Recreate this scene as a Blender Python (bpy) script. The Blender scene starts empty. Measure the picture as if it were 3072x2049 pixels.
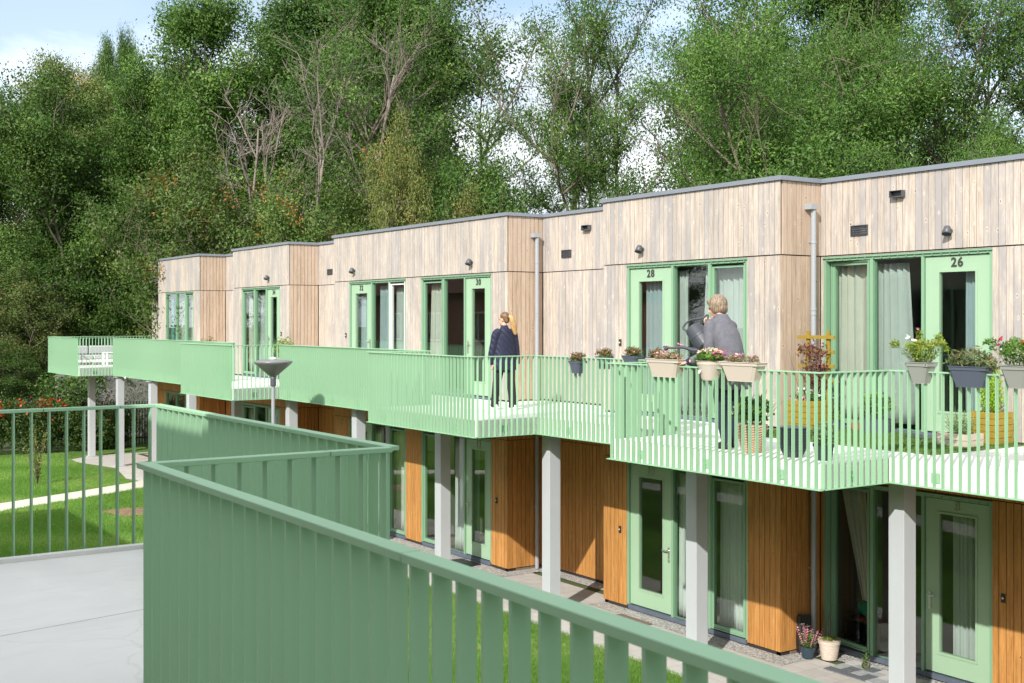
import bpy, math, random
import numpy as np
from mathutils import Vector, Matrix

# ---------------------------------------------------------------- camera, world, sun, exposure
S = bpy.context.scene
C = S.collection
TH = math.radians(34.324)
EYE = 4.86
FPX = 3581.0
cam_d = bpy.data.cameras.new('camera')
cam = bpy.data.objects.new('camera', cam_d); C.objects.link(cam)
cam.location = (0, 0, EYE); cam.rotation_euler = (math.pi/2, 0, -TH)
cam_d.sensor_width = 36; cam_d.lens = FPX/3072*36
cam_d.shift_y = -(1024.5-963.8)/3072
cam_d.clip_start = 0.05; cam_d.clip_end = 3000
cam_d.dof.use_dof = True; cam_d.dof.focus_distance = 17; cam_d.dof.aperture_fstop = 11
S.camera = cam

SUN = Vector((-1.27, -0.79, 1.0)).normalized()
W = bpy.data.worlds.new("World"); S.world = W; W.use_nodes = True
wn = W.node_tree; wn.nodes.clear()
def N(nt, t, **k):
    n = nt.nodes.new(t)
    for a, b in k.items():
        if a.startswith('i_'):
            n.inputs[a[2:].replace('_', ' ')].default_value = b
        else: setattr(n, a, b)
    return n
L = wn.links.new
wo = N(wn, 'ShaderNodeOutputWorld')
sky = N(wn, 'ShaderNodeTexSky', sky_type='NISHITA', sun_disc=False)
sky.sun_elevation = math.asin(SUN.z); sky.sun_rotation = math.atan2(SUN.x, SUN.y)
sky.dust_density = 2.0; sky.air_density = 1.0; sky.ozone_density = 1.5
bgs = N(wn, 'ShaderNodeBackground', i_Strength=0.15)
L(sky.outputs[0], bgs.inputs['Color'])
tc = N(wn, 'ShaderNodeTexCoord')
mp = N(wn, 'ShaderNodeMapping'); mp.inputs['Scale'].default_value = (1.0, 1.0, 2.6)
mp.inputs['Location'].default_value = (0.35, 0.1, 0.0)
L(tc.outputs['Generated'], mp.inputs['Vector'])
nz = N(wn, 'ShaderNodeTexNoise', i_Scale=2.3, i_Detail=9.0, i_Roughness=0.55, i_Distortion=0.3)
L(mp.outputs[0], nz.inputs['Vector'])
sep = N(wn, 'ShaderNodeSeparateXYZ'); L(tc.outputs['Generated'], sep.inputs[0])
# more cloud towards the horizon
hr = N(wn, 'ShaderNodeValToRGB'); e = hr.color_ramp.elements
e[0].position = 0.0; e[0].color = (0.72,)*3+(1,); e[1].position = 0.15; e[1].color = (0.60,)*3+(1,)
for p_, v_ in ((0.205, 0.50), (0.25, 0.42), (0.34, 0.42), (0.55, 0.62)):
    x = e.new(p_); x.color = (v_,)*3+(1,)
L(sep.outputs['Z'], hr.inputs[0])
sb = N(wn, 'ShaderNodeMath', operation='SUBTRACT'); sb.inputs[1].default_value = 0.45; L(hr.outputs[0], sb.inputs[0]); hr = sb
ad = N(wn, 'ShaderNodeMath', operation='ADD'); L(nz.outputs['Fac'], ad.inputs[0]); L(hr.outputs[0], ad.inputs[1])
cr = N(wn, 'ShaderNodeValToRGB'); cr.color_ramp.elements[0].position = 0.45; cr.color_ramp.elements[0].color = (0.16,0.16,0.16,1); cr.color_ramp.elements[1].position = 0.64
L(ad.outputs[0], cr.inputs[0])
nz2 = N(wn, 'ShaderNodeTexNoise', i_Scale=3.1, i_Detail=6.0); L(mp.outputs[0], nz2.inputs['Vector'])
cc = N(wn, 'ShaderNodeValToRGB')
cc.color_ramp.elements[0].position = 0.35; cc.color_ramp.elements[0].color = (0.50, 0.54, 0.60, 1)
cc.color_ramp.elements[1].position = 0.62; cc.color_ramp.elements[1].color = (0.97, 0.97, 0.98, 1)
L(nz2.outputs['Fac'], cc.inputs[0])
bgc = N(wn, 'ShaderNodeBackground', i_Strength=1.28); L(cc.outputs[0], bgc.inputs['Color'])
mx = N(wn, 'ShaderNodeMixShader'); L(cr.outputs[0], mx.inputs[0]); L(bgs.outputs[0], mx.inputs[1]); L(bgc.outputs[0], mx.inputs[2])
L(mx.outputs[0], wo.inputs[0])

sd = bpy.data.lights.new('sun', 'SUN'); sd.energy = 3.8; sd.angle = math.radians(0.6); sd.color = (1.0, 0.965, 0.91)
so = bpy.data.objects.new('sun', sd); C.objects.link(so)
so.rotation_euler = SUN.to_track_quat('Z', 'Y').to_euler(); so.location = (-20, -20, 30)
S.view_settings.view_transform = 'Standard'; S.view_settings.look = 'None'
S.view_settings.exposure = 0.5; S.view_settings.gamma = 1
S.render.engine = 'CYCLES'
S.cycles.max_bounces = 8; S.cycles.transparent_max_bounces = 12; S.cycles.diffuse_bounces = 4
S.cycles.caustics_reflective = False; S.cycles.caustics_refractive = False

R = random.Random(7)

# ---------------------------------------------------------------- helpers
def at(px, dep, full=True):
    """ground-plan point seen at horizontal pixel px (of 3072) at depth dep"""
    r = (px-1536)/FPX*dep
    return (dep*math.sin(TH)+r*math.cos(TH), dep*math.cos(TH)-r*math.sin(TH))

def tag(o, label=None, cat=None, group=None, kind=None):
    if label: o['label'] = label
    if cat: o['category'] = cat
    if group: o['group'] = group
    if kind: o['kind'] = kind
    return o

def thing(name, label, cat, loc=(0, 0, 0), rz=0.0, group=None):
    o = bpy.data.objects.new(name, None); C.objects.link(o)
    o.empty_display_size = 0.2
    o.location = loc; o.rotation_euler = (0, 0, rz)
    return tag(o, label, cat, group)

class MB:
    def __init__(s): s.v = []; s.f = []; s.a = []; s.mi = []
    def _add(s, vs, fs, val=0.0, mi=0):
        b = len(s.v); s.v += [tuple(v) for v in vs]
        for f in fs: s.f.append(tuple(b+i for i in f)); s.a.append(val); s.mi.append(mi)
    def box(s, x0, x1, y0, y1, z0, z1, val=0.0, mi=0):
        if x0 > x1: x0, x1 = x1, x0
        if y0 > y1: y0, y1 = y1, y0
        if z0 > z1: z0, z1 = z1, z0
        vs = [(x0,y0,z0),(x1,y0,z0),(x1,y1,z0),(x0,y1,z0),(x0,y0,z1),(x1,y0,z1),(x1,y1,z1),(x0,y1,z1)]
        s._add(vs, [(0,3,2,1),(4,5,6,7),(0,1,5,4),(1,2,6,5),(2,3,7,6),(3,0,4,7)], val, mi)
        return s
    def cbox(s, x0, x1, y0, y1, z0, z1, c=0.004, val=0.0):
        """box with chamfered vertical and top edges"""
        if x0 > x1: x0, x1 = x1, x0
        if y0 > y1: y0, y1 = y1, y0
        def ring(i, z):
            return [(x0+i+c,y0+i,z),(x1-i-c,y0+i,z),(x1-i,y0+i+c,z),(x1-i,y1-i-c,z),(x1-i-c,y1-i,z),(x0+i+c,y1-i,z),(x0+i,y1-i-c,z),(x0+i,y0+i+c,z)]
        vs = ring(c, z0)+ring(0, z0+c)+ring(0, z1-c)+ring(c, z1)
        fs = [tuple(range(7, -1, -1)), tuple(range(24, 32))]
        for k in range(3):
            for i in range(8):
                j = (i+1) % 8; fs.append((k*8+i, k*8+j, k*8+8+j, k*8+8+i))
        s._add(vs, fs, val); return s
    def prism(s, poly, z0, z1, val=0.0):
        n = len(poly)
        ar = sum(poly[i][0]*poly[(i+1)%n][1]-poly[(i+1)%n][0]*poly[i][1] for i in range(n))
        if ar < 0: poly = poly[::-1]
        vs = [(x,y,z0) for x,y in poly]+[(x,y,z1) for x,y in poly]
        fs = [tuple(range(n-1,-1,-1)), tuple(range(n, 2*n))]
        for i in range(n):
            j = (i+1)%n; fs.append((i, j, n+j, n+i))
        s._add(vs, fs, val); return s
    def rings(s, rs, cap=True, val=0.0, close=True):
        """loft through rings (lists of points of equal length)"""
        n = len(rs[0]); vs = [p for r in rs for p in r]; fs = []
        for k in range(len(rs)-1):
            for i in range(n if close else n-1):
                j = (i+1)%n; fs.append((k*n+i, k*n+j, (k+1)*n+j, (k+1)*n+i))
        if cap:
            fs.append(tuple(range(n-1,-1,-1))); m = (len(rs)-1)*n; fs.append(tuple(range(m, m+n)))
        s._add(vs, fs, val); return s
    def tube(s, pts, rad, n=8, val=0.0, flat=1.0, cap=True):
        pts = [Vector(p) for p in pts]
        if not hasattr(rad, '__len__'): rad = [rad]*len(pts)
        rs = []; ref = Vector((0.31, 0.17, 1)).normalized()
        for i, p in enumerate(pts):
            t = (pts[min(i+1, len(pts)-1)]-pts[max(i-1, 0)])
            if t.length < 1e-9: t = Vector((0,0,1))
            t.normalize()
            if i == 0:
                a = ref if abs(t.dot(ref)) < 0.9 else Vector((1,0,0))
                u = (a-t*a.dot(t)).normalized()
            else:
                u = (u-t*u.dot(t))
                u = u.normalized() if u.length > 1e-6 else Vector((1,0,0))
            w = t.cross(u)
            rs.append([p+(u*math.cos(2*math.pi*k/n)+w*math.sin(2*math.pi*k/n)*flat)*rad[i] for k in range(n)])
        return s.rings(rs, cap, val)
    def lathe(s, prof, c=(0,0,0), n=24, sx=1.0, sy=1.0, val=0.0, cap=True):
        rs = [[(c[0]+r*sx*math.cos(2*math.pi*k/n), c[1]+r*sy*math.sin(2*math.pi*k/n), c[2]+z) for k in range(n)] for r, z in prof]
        return s.rings(rs, cap, val)
    def ell(s, c, rx, ry, rz, n=16, m=10, val=0.0):
        rs = []
        for k in range(m+1):
            a = -math.pi/2+math.pi*k/m; q = max(math.cos(a), 0.01)
            rs.append([(c[0]+rx*q*math.cos(2*math.pi*i/n), c[1]+ry*q*math.sin(2*math.pi*i/n), c[2]+rz*math.sin(a)) for i in range(n)])
        return s.rings(rs, True, val)
    def xf(s, M, start=0):
        for i in range(start, len(s.v)): s.v[i] = tuple(M @ Vector(s.v[i]))
        return s
    def build(s, name, m=None, parent=None, smooth=False, bevel=0.0, mats=None):
        me = bpy.data.meshes.new(name); me.from_pydata(s.v, [], s.f)
        for x in (mats or [m]):
            me.materials.append(x)
        if mats: me.polygons.foreach_set('material_index', s.mi)
        if any(s.a):
            at_ = me.attributes.new('tone', 'FLOAT', 'FACE'); at_.data.foreach_set('value', s.a)
        if smooth: me.polygons.foreach_set('use_smooth', [True]*len(me.polygons))
        me.validate(); me.update()
        o = bpy.data.objects.new(name, me); C.objects.link(o)
        if parent: o.parent = parent
        if bevel:
            b = o.modifiers.new('bevel', 'BEVEL'); b.width = bevel; b.segments = 2; b.limit_method = 'ANGLE'
        return o

def np_mesh(name, V, k, m, tone=None, parent=None):
    n = len(V)//k
    me = bpy.data.meshes.new(name)
    me.vertices.add(len(V)); me.vertices.foreach_set('co', V.astype(np.float32).ravel())
    me.loops.add(len(V)); me.loops.foreach_set('vertex_index', np.arange(len(V), dtype=np.int32))
    me.polygons.add(n); me.polygons.foreach_set('loop_start', np.arange(0, len(V), k, dtype=np.int32))
    me.polygons.foreach_set('loop_total', np.full(n, k, dtype=np.int32))
    me.materials.append(m)
    if tone is not None:
        a = me.attributes.new('tone', 'FLOAT', 'FACE'); a.data.foreach_set('value', np.asarray(tone, dtype=np.float32))
    me.update(calc_edges=True)
    o = bpy.data.objects.new(name, me); C.objects.link(o)
    if parent: o.parent = parent
    return o

def struct(o): o['kind'] = 'structure'; return o

# ---------------------------------------------------------------- materials
def newmat(name):
    m = bpy.data.materials.new(name); m.use_nodes = True
    nt = m.node_tree; b = nt.nodes['Principled BSDF']
    return m, nt, b
def col(c): return (c[0], c[1], c[2], 1)
def simple(name, c, rough=0.5, metal=0.0, var=0.0, scale=8.0, bump=0.0, bscale=60.0, stretch=(1,1,1), spec=0.5):
    m, nt, b = newmat(name)
    b.inputs['Base Color'].default_value = col(c); b.inputs['Roughness'].default_value = rough
    b.inputs['Metallic'].default_value = metal; b.inputs['Specular IOR Level'].default_value = spec
    l = nt.links.new
    tc = N(nt, 'ShaderNodeTexCoord'); mp = N(nt, 'ShaderNodeMapping'); mp.inputs['Scale'].default_value = stretch
    l(tc.outputs['Object'], mp.inputs[0])
    if var:
        n1 = N(nt, 'ShaderNodeTexNoise', i_Scale=scale, i_Detail=6.0, i_Roughness=0.6); l(mp.outputs[0], n1.inputs['Vector'])
        r = N(nt, 'ShaderNodeValToRGB'); r.color_ramp.elements[0].position = 0.3; r.color_ramp.elements[1].position = 0.7
        r.color_ramp.elements[0].color = col([x*(1-var) for x in c]); r.color_ramp.elements[1].color = col([min(1, x*(1+var)) for x in c])
        l(n1.outputs['Fac'], r.inputs[0]); l(r.outputs[0], b.inputs['Base Color'])
    if bump:
        n2 = N(nt, 'ShaderNodeTexNoise', i_Scale=bscale, i_Detail=4.0); l(mp.outputs[0], n2.inputs['Vector'])
        bp = N(nt, 'ShaderNodeBump', i_Strength=bump, i_Distance=0.01); l(n2.outputs['Fac'], bp.inputs['Height']); l(bp.outputs[0], b.inputs['Normal'])
    return m

def wood(name, light, dark, grey, greyamt=0.5, rough=0.75, knotc=(0.16,0.08,0.04), halo=None):
    """vertical boards: per-board tone, streaky weathering, grain, knots"""
    m, nt, b = newmat(name); l = nt.links.new
    b.inputs['Roughness'].default_value = rough; b.inputs['Specular IOR Level'].default_value = 0.25
    tc = N(nt, 'ShaderNodeTexCoord'); at_ = N(nt, 'ShaderNodeAttribute', attribute_name='tone')
    # shift the pattern from board to board
    cb = N(nt, 'ShaderNodeCombineXYZ'); mm = N(nt, 'ShaderNodeMath', operation='MULTIPLY'); mm.inputs[1].default_value = 37.0
    l(at_.outputs['Fac'], mm.inputs[0]); l(mm.outputs[0], cb.inputs['Z'])
    add = N(nt, 'ShaderNodeVectorMath', operation='ADD'); l(tc.outputs['Object'], add.inputs[0]); l(cb.outputs[0], add.inputs[1])
    m1 = N(nt, 'ShaderNodeMapping'); m1.inputs['Scale'].default_value = (1, 1, 0.05); l(add.outputs[0], m1.inputs[0])
    grain = N(nt, 'ShaderNodeTexNoise', i_Scale=42.0, i_Detail=7.0, i_Roughness=0.75); l(m1.outputs[0], grain.inputs['Vector'])
    r1 = N(nt, 'ShaderNodeValToRGB'); e = r1.color_ramp.elements; e[0].position = 0.33; e[1].position = 0.6
    e[0].color = col(dark); e[1].color = col(light); l(grain.outputs['Fac'], r1.inputs[0])
    # weathering streaks
    m2 = N(nt, 'ShaderNodeMapping'); m2.inputs['Scale'].default_value = (1, 1, 0.25); l(tc.outputs['Object'], m2.inputs[0])
    wz = N(nt, 'ShaderNodeTexNoise', i_Scale=2.0, i_Detail=10.0, i_Roughness=0.82); l(m2.outputs[0], wz.inputs['Vector'])
    s1 = N(nt, 'ShaderNodeMath', operation='MULTIPLY_ADD'); l(at_.outputs['Fac'], s1.inputs[0]); s1.inputs[1].default_value = 0.30; l(wz.outputs['Fac'], s1.inputs[2])
    r2 = N(nt, 'ShaderNodeMapRange'); r2.inputs['From Min'].default_value = 0.50; r2.inputs['From Max'].default_value = 0.80; r2.inputs['To Max'].default_value = greyamt
    l(s1.outputs[0], r2.inputs['Value'])
    mg = N(nt, 'ShaderNodeMix', data_type='RGBA'); l(r2.outputs[0], mg.inputs['Factor']); l(r1.outputs[0], mg.inputs['A']); mg.inputs['B'].default_value = col(grey)
    # board tone
    bt = N(nt, 'ShaderNodeMapRange'); bt.inputs['To Min'].default_value = 0.80; bt.inputs['To Max'].default_value = 1.11; l(at_.outputs['Fac'], bt.inputs['Value'])
    hs = N(nt, 'ShaderNodeHueSaturation'); l(bt.outputs[0], hs.inputs['Value']); l(mg.outputs['Result'], hs.inputs['Color'])
    # knots
    m3 = N(nt, 'ShaderNodeMapping'); m3.inputs['Scale'].default_value = (1, 1, 0.55); l(add.outputs[0], m3.inputs[0])
    vo = N(nt, 'ShaderNodeTexVoronoi', i_Scale=8.0, i_Randomness=1.0); l(m3.outputs[0], vo.inputs['Vector'])
    kr = N(nt, 'ShaderNodeValToRGB'); e = kr.color_ramp.elements; e[0].position = 0.045; e[0].color = (1,1,1,1); e[1].position = 0.085; e[1].color = (0,0,0,1)
    l(vo.outputs['Distance'], kr.inputs[0])
    mk = N(nt, 'ShaderNodeMix', data_type='RGBA'); l(kr.outputs[0], mk.inputs['Factor']); l(hs.outputs[0], mk.inputs['A']); mk.inputs['B'].default_value = col(knotc)
    out = mk
    if halo:
        hr = N(nt, 'ShaderNodeValToRGB'); e = hr.color_ramp.elements; e[0].position = 0.09; e[0].color = (1,1,1,1); e[1].position = 0.2; e[1].color = (0,0,0,1)
        l(vo.outputs['Distance'], hr.inputs[0])
        mh = N(nt, 'ShaderNodeMix', data_type='RGBA'); mu = N(nt, 'ShaderNodeMath', operation='MULTIPLY'); mu.inputs[1].default_value = 0.42
        l(hr.outputs[0], mu.inputs[0]); l(mu.outputs[0], mh.inputs['Factor']); l(hs.outputs[0], mh.inputs['A']); mh.inputs['B'].default_value = col(halo)
        l(mh.outputs['Result'], mk.inputs['A'])
    l(out.outputs['Result'], b.inputs['Base Color'])
    bp = N(nt, 'ShaderNodeBump', i_Strength=0.25, i_Distance=0.004); l(grain.outputs['Fac'], bp.inputs['Height']); l(bp.outputs[0], b.inputs['Normal'])
    return m

def leafmat(name, c1, c2, c3=None, trans=0.22, rough=0.45):
    m, nt, b = newmat(name); l = nt.links.new
    b.inputs['Roughness'].default_value = rough; b.inputs['Specular IOR Level'].default_value = 0.18
    at_ = N(nt, 'ShaderNodeAttribute', attribute_name='tone')
    r = N(nt, 'ShaderNodeValToRGB'); e = r.color_ramp.elements
    e[0].position = 0.1; e[0].color = col(c1); e[1].position = 0.85; e[1].color = col(c2)
    if c3: x = r.color_ramp.elements.new(0.95); x.color = col(c3)
    l(at_.outputs['Fac'], r.inputs[0])
    oi = N(nt, 'ShaderNodeObjectInfo'); mr = N(nt, 'ShaderNodeMapRange'); mr.inputs['To Min'].default_value = 0.8; mr.inputs['To Max'].default_value = 1.2
    l(oi.outputs['Random'], mr.inputs['Value']); hs = N(nt, 'ShaderNodeHueSaturation'); l(mr.outputs[0], hs.inputs['Value']); l(r.outputs[0], hs.inputs['Color'])
    l(hs.outputs[0], b.inputs['Base Color'])
    tr = N(nt, 'ShaderNodeBsdfTranslucent'); hb = N(nt, 'ShaderNodeHueSaturation', i_Value=1.5, i_Saturation=1.15); l(hs.outputs[0], hb.inputs['Color']); l(hb.outputs[0], tr.inputs['Color'])
    mx = N(nt, 'ShaderNodeMixShader'); mx.inputs[0].default_value = trans
    l(b.outputs[0], mx.inputs[1]); l(tr.outputs[0], mx.inputs[2]); l(mx.outputs[0], nt.nodes['Material Output'].inputs[0])
    return m

M = {}
M['wood_up'] = wood('weathered_larch', (0.70,0.61,0.515), (0.40,0.325,0.26), (0.315,0.295,0.285), 0.95, knotc=(0.17,0.10,0.06), halo=(0.78,0.68,0.56))
M['wood_side'] = wood('sheltered_larch', (0.64,0.50,0.375), (0.41,0.285,0.19), (0.36,0.29,0.24), 0.6, knotc=(0.14,0.07,0.04), halo=(0.70,0.54,0.38))
M['wood_low'] = wood('oiled_larch', (0.66,0.325,0.095), (0.34,0.14,0.035), (0.36,0.18,0.07), 0.35, knotc=(0.09,0.03,0.01), halo=(0.62,0.36,0.15), rough=0.5)
M['gap'] = simple('dark_membrane', (0.03,0.026,0.022), 0.9)
M['green'] = simple('green_paint', (0.215,0.37,0.235), 0.42, spec=0.3, var=0.03, scale=3, bump=0.03, bscale=25)
M['green_door'] = simple('green_door_paint', (0.32,0.47,0.315), 0.5, spec=0.3, var=0.03, scale=2)
M['green_rail'] = simple('green_powder_coat', (0.295,0.495,0.315), 0.5, spec=0.22, var=0.04, scale=1.7, bump=0.05, bscale=12, stretch=(1,1,0.5))
M['white_frame'] = simple('white_frame', (0.8,0.8,0.77), 0.5)
M['concrete'] = simple('pale_concrete', (0.78,0.77,0.74), 0.8, var=0.05, scale=4, bump=0.1)
M['concrete_edge'] = simple('slab_edge_concrete', (0.52,0.53,0.52), 0.8, var=0.06, scale=6, bump=0.1)
M['column'] = simple('grey_painted_steel', (0.47,0.49,0.51), 0.5, var=0.03, scale=3)
M['coping'] = simple('zinc_coping', (0.26,0.285,0.32), 0.42, metal=0.35, var=0.04, scale=2)
M['anthracite'] = simple('anthracite', (0.05,0.056,0.066), 0.45)
M['lampgrey'] = simple('grey_lamp', (0.085,0.092,0.10), 0.4, var=0.05)
M['pipe'] = simple('grey_pvc', (0.33,0.35,0.37), 0.45)
M['steel'] = simple('brushed_steel', (0.6,0.6,0.58), 0.3, metal=0.9)
M['black'] = simple('black', (0.02,0.02,0.022), 0.5)
M['plinth'] = simple('blue_grey_plinth', (0.10,0.125,0.16), 0.6, var=0.15)
M['roof'] = simple('roof_membrane', (0.12,0.12,0.12), 0.9)
M['room'] = simple('room_plaster', (0.22,0.21,0.20), 0.9)
M['roomfloor'] = simple('room_floor', (0.20,0.16,0.12), 0.7)
M['curtain_cream'] = simple('cream_curtain', (0.62,0.60,0.53), 0.9, var=0.05, scale=5)
M['curtain_grey'] = simple('grey_curtain', (0.50,0.53,0.51), 0.9, var=0.05, scale=5)
M['curtain_blue'] = simple('blue_grey_curtain', (0.36,0.44,0.47), 0.9, var=0.05, scale=5)
M['curtain_white'] = simple('white_net_curtain', (0.70,0.72,0.70), 0.9)
M['curtain_teal'] = simple('teal_curtain', (0.01,0.36,0.40), 0.8)
M['curtain_brown'] = simple('brown_curtain', (0.42,0.30,0.20), 0.9)
def glassmat():
    m, nt, b = newmat('window_glass'); l = nt.links.new
    nt.nodes.remove(b)
    t = N(nt, 'ShaderNodeBsdfTransparent'); t.inputs[0].default_value = (0.86,0.90,0.88,1)
    g = N(nt, 'ShaderNodeBsdfGlossy'); g.inputs['Roughness'].default_value = 0.0; g.inputs['Color'].default_value = (0.95,1.0,0.97,1)
    lw = N(nt, 'ShaderNodeLayerWeight', i_Blend=0.5); pw = N(nt, 'ShaderNodeMath', operation='POWER'); pw.inputs[1].default_value = 4.0; l(lw.outputs['Facing'], pw.inputs[0])
    mu = N(nt, 'ShaderNodeMath', operation='MULTIPLY_ADD'); mu.inputs[1].default_value = 0.9; mu.inputs[2].default_value = 0.055; mu.use_clamp = True; l(pw.outputs[0], mu.inputs[0])
    mx = N(nt, 'ShaderNodeMixShader'); l(mu.outputs[0], mx.inputs[0]); l(t.outputs[0], mx.inputs[1]); l(g.outputs[0], mx.inputs[2])
    l(mx.outputs[0], nt.nodes['Material Output'].inputs[0]); return m
M['glass'] = glassmat()
M['cfloor'] = None

def floor_mat():
    m, nt, b = newmat('power_floated_concrete'); l = nt.links.new
    tc = N(nt, 'ShaderNodeTexCoord')
    n1 = N(nt, 'ShaderNodeTexNoise', i_Scale=1.6, i_Detail=8.0, i_Roughness=0.6, i_Distortion=1.2); l(tc.outputs['Object'], n1.inputs['Vector'])
    r = N(nt, 'ShaderNodeValToRGB'); e = r.color_ramp.elements; e[0].position = 0.3; e[1].position = 0.72
    e[0].color = (0.66,0.66,0.635,1); e[1].color = (0.74,0.735,0.705,1); l(n1.outputs['Fac'], r.inputs[0])
    # thin trowel scratches and a crack
    mp = N(nt, 'ShaderNodeMapping'); mp.inputs['Rotation'].default_value = (0,0,0.5); mp.inputs['Scale'].default_value = (1.0,9.0,1.0); l(tc.outputs['Object'], mp.inputs[0])
    n2 = N(nt, 'ShaderNodeTexNoise', i_Scale=2.2, i_Detail=7.0, i_Roughness=0.75); l(mp.outputs[0], n2.inputs['Vector'])
    r2 = N(nt, 'ShaderNodeValToRGB'); e = r2.color_ramp.elements; e[0].position = 0.30; e[0].color = (0.42,0.44,0.45,1); e[1].position = 0.44; e[1].color = (1,1,1,1)
    l(n2.outputs['Fac'], r2.inputs[0])
    mm = N(nt, 'ShaderNodeMix', data_type='RGBA', blend_type='MULTIPLY'); mm.inputs['Factor'].default_value = 0.22
    l(r.outputs[0], mm.inputs['A']); l(r2.outputs[0], mm.inputs['B'])
    vo = N(nt, 'ShaderNodeTexVoronoi', feature='DISTANCE_TO_EDGE', i_Scale=0.33)
    nd = N(nt, 'ShaderNodeTexNoise', i_Scale=3.0, i_Detail=4.0); l(tc.outputs['Object'], nd.inputs['Vector'])
    vm = N(nt, 'ShaderNodeVectorMath', operation='MULTIPLY_ADD'); l(nd.outputs['Color'], vm.inputs[0]); vm.inputs[1].default_value = (0.35,0.35,0.35); l(tc.outputs['Object'], vm.inputs[2])
    l(vm.outputs[0], vo.inputs['Vector'])
    rc = N(nt, 'ShaderNodeValToRGB'); e = rc.color_ramp.elements; e[0].position = 0.0008; e[0].color = (0.8,0.8,0.8,1); e[1].position = 0.0012; e[1].color = (1,1,1,1)
    l(vo.outputs['Distance'], rc.inputs[0])
    m3 = N(nt, 'ShaderNodeMix', data_type='RGBA', blend_type='MULTIPLY'); m3.inputs['Factor'].default_value = 0.5
    l(mm.outputs['Result'], m3.inputs['A']); l(rc.outputs[0], m3.inputs['B']); l(m3.outputs['Result'], b.inputs['Base Color'])
    b.inputs['Roughness'].default_value = 0.6
    bp = N(nt, 'ShaderNodeBump', i_Strength=0.06, i_Distance=0.01); l(n2.outputs['Fac'], bp.inputs['Height']); l(bp.outputs[0], b.inputs['Normal'])
    return m
M['cfloor'] = floor_mat()

def lawn_mat():
    m, nt, b = newmat('lawn'); l = nt.links.new
    tc = N(nt, 'ShaderNodeTexCoord')
    n1 = N(nt, 'ShaderNodeTexNoise', i_Scale=0.5, i_Detail=10.0, i_Roughness=0.65); l(tc.outputs['Object'], n1.inputs['Vector'])
    r = N(nt, 'ShaderNodeValToRGB'); e = r.color_ramp.elements; e[0].position = 0.33; e[1].position = 0.68
    e[0].color = (0.10,0.19,0.04,1); e[1].color = (0.16,0.285,0.06,1); l(n1.outputs['Fac'], r.inputs[0])
    n2 = N(nt, 'ShaderNodeTexNoise', i_Scale=38.0, i_Detail=5.0, i_Roughness=0.8); l(tc.outputs['Object'], n2.inputs['Vector'])
    r2 = N(nt, 'ShaderNodeMapRange'); r2.inputs['From Min'].default_value = 0.3; r2.inputs['From Max'].default_value = 0.7; r2.inputs['To Min'].default_value = 0.5; r2.inputs['To Max'].default_value = 1.5
    l(n2.outputs['Fac'], r2.inputs['Value']); hs = N(nt, 'ShaderNodeHueSaturation'); l(r2.outputs[0], hs.inputs['Value']); l(r.outputs[0], hs.inputs['Color'])
    l(hs.outputs[0], b.inputs['Base Color']); b.inputs['Roughness'].default_value = 0.9; b.inputs['Specular IOR Level'].default_value = 0.1
    bp = N(nt, 'ShaderNodeBump', i_Strength=0.9, i_Distance=0.05); l(n2.outputs['Fac'], bp.inputs['Height']); l(bp.outputs[0], b.inputs['Normal'])
    return m
M['lawn'] = lawn_mat()
def paver_mat(name, a, b_, sx, sy, mort=(0.42,0.40,0.37)):
    m, nt, b = newmat(name); l = nt.links.new
    tc = N(nt, 'ShaderNodeTexCoord'); br = N(nt, 'ShaderNodeTexBrick', i_Scale=1.0)
    br.inputs['Color1'].default_value = col(a); br.inputs['Color2'].default_value = col(b_); br.inputs['Mortar'].default_value = col(mort)
    br.inputs['Mortar Size'].default_value = 0.006; br.inputs['Brick Width'].default_value = sx; br.inputs['Row Height'].default_value = sy
    l(tc.outputs['Object'], br.inputs['Vector'])
    n = N(nt, 'ShaderNodeTexNoise', i_Scale=2.2, i_Detail=9.0, i_Roughness=0.7); l(tc.outputs['Object'], n.inputs['Vector'])
    mr = N(nt, 'ShaderNodeMapRange'); mr.inputs['To Min'].default_value = 0.75; mr.inputs['To Max'].default_value = 1.25; l(n.outputs['Fac'], mr.inputs['Value'])
    hs = N(nt, 'ShaderNodeHueSaturation'); l(mr.outputs[0], hs.inputs['Value']); l(br.outputs['Color'], hs.inputs['Color'])
    l(hs.outputs[0], b.inputs['Base Color']); b.inputs['Roughness'].default_value = 0.85
    return m
M['paving'] = paver_mat('light_paving', (0.52,0.495,0.455), (0.47,0.445,0.40), 0.3, 0.3, mort=(0.38,0.36,0.33))
M['path'] = simple('gravel_path', (0.58,0.54,0.46), 0.9, var=0.12, scale=9, bump=0.4)
def gravel_mat():
    m, nt, b = newmat('gravel'); l = nt.links.new
    tc = N(nt, 'ShaderNodeTexCoord'); vo = N(nt, 'ShaderNodeTexVoronoi', i_Scale=42.0); l(tc.outputs['Object'], vo.inputs['Vector'])
    r = N(nt, 'ShaderNodeValToRGB'); e = r.color_ramp.elements; e[0].color = (0.26,0.25,0.23,1); e[1].color = (0.70,0.68,0.64,1)
    sp = N(nt, 'ShaderNodeSeparateColor'); l(vo.outputs['Color'], sp.inputs[0]); l(sp.outputs[0], r.inputs[0])
    l(r.outputs[0], b.inputs['Base Color']); b.inputs['Roughness'].default_value = 0.9
    bp = N(nt, 'ShaderNodeBump', i_Strength=1.0, i_Distance=0.03); bp.invert = True; l(vo.outputs['Distance'], bp.inputs['Height']); l(bp.outputs[0], b.inputs['Normal'])
    return m
M['gravel'] = gravel_mat()
M['bark'] = simple('bark', (0.15,0.125,0.09), 0.9, var=0.35, scale=3, bump=0.5, bscale=12, stretch=(1,1,0.3))
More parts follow.
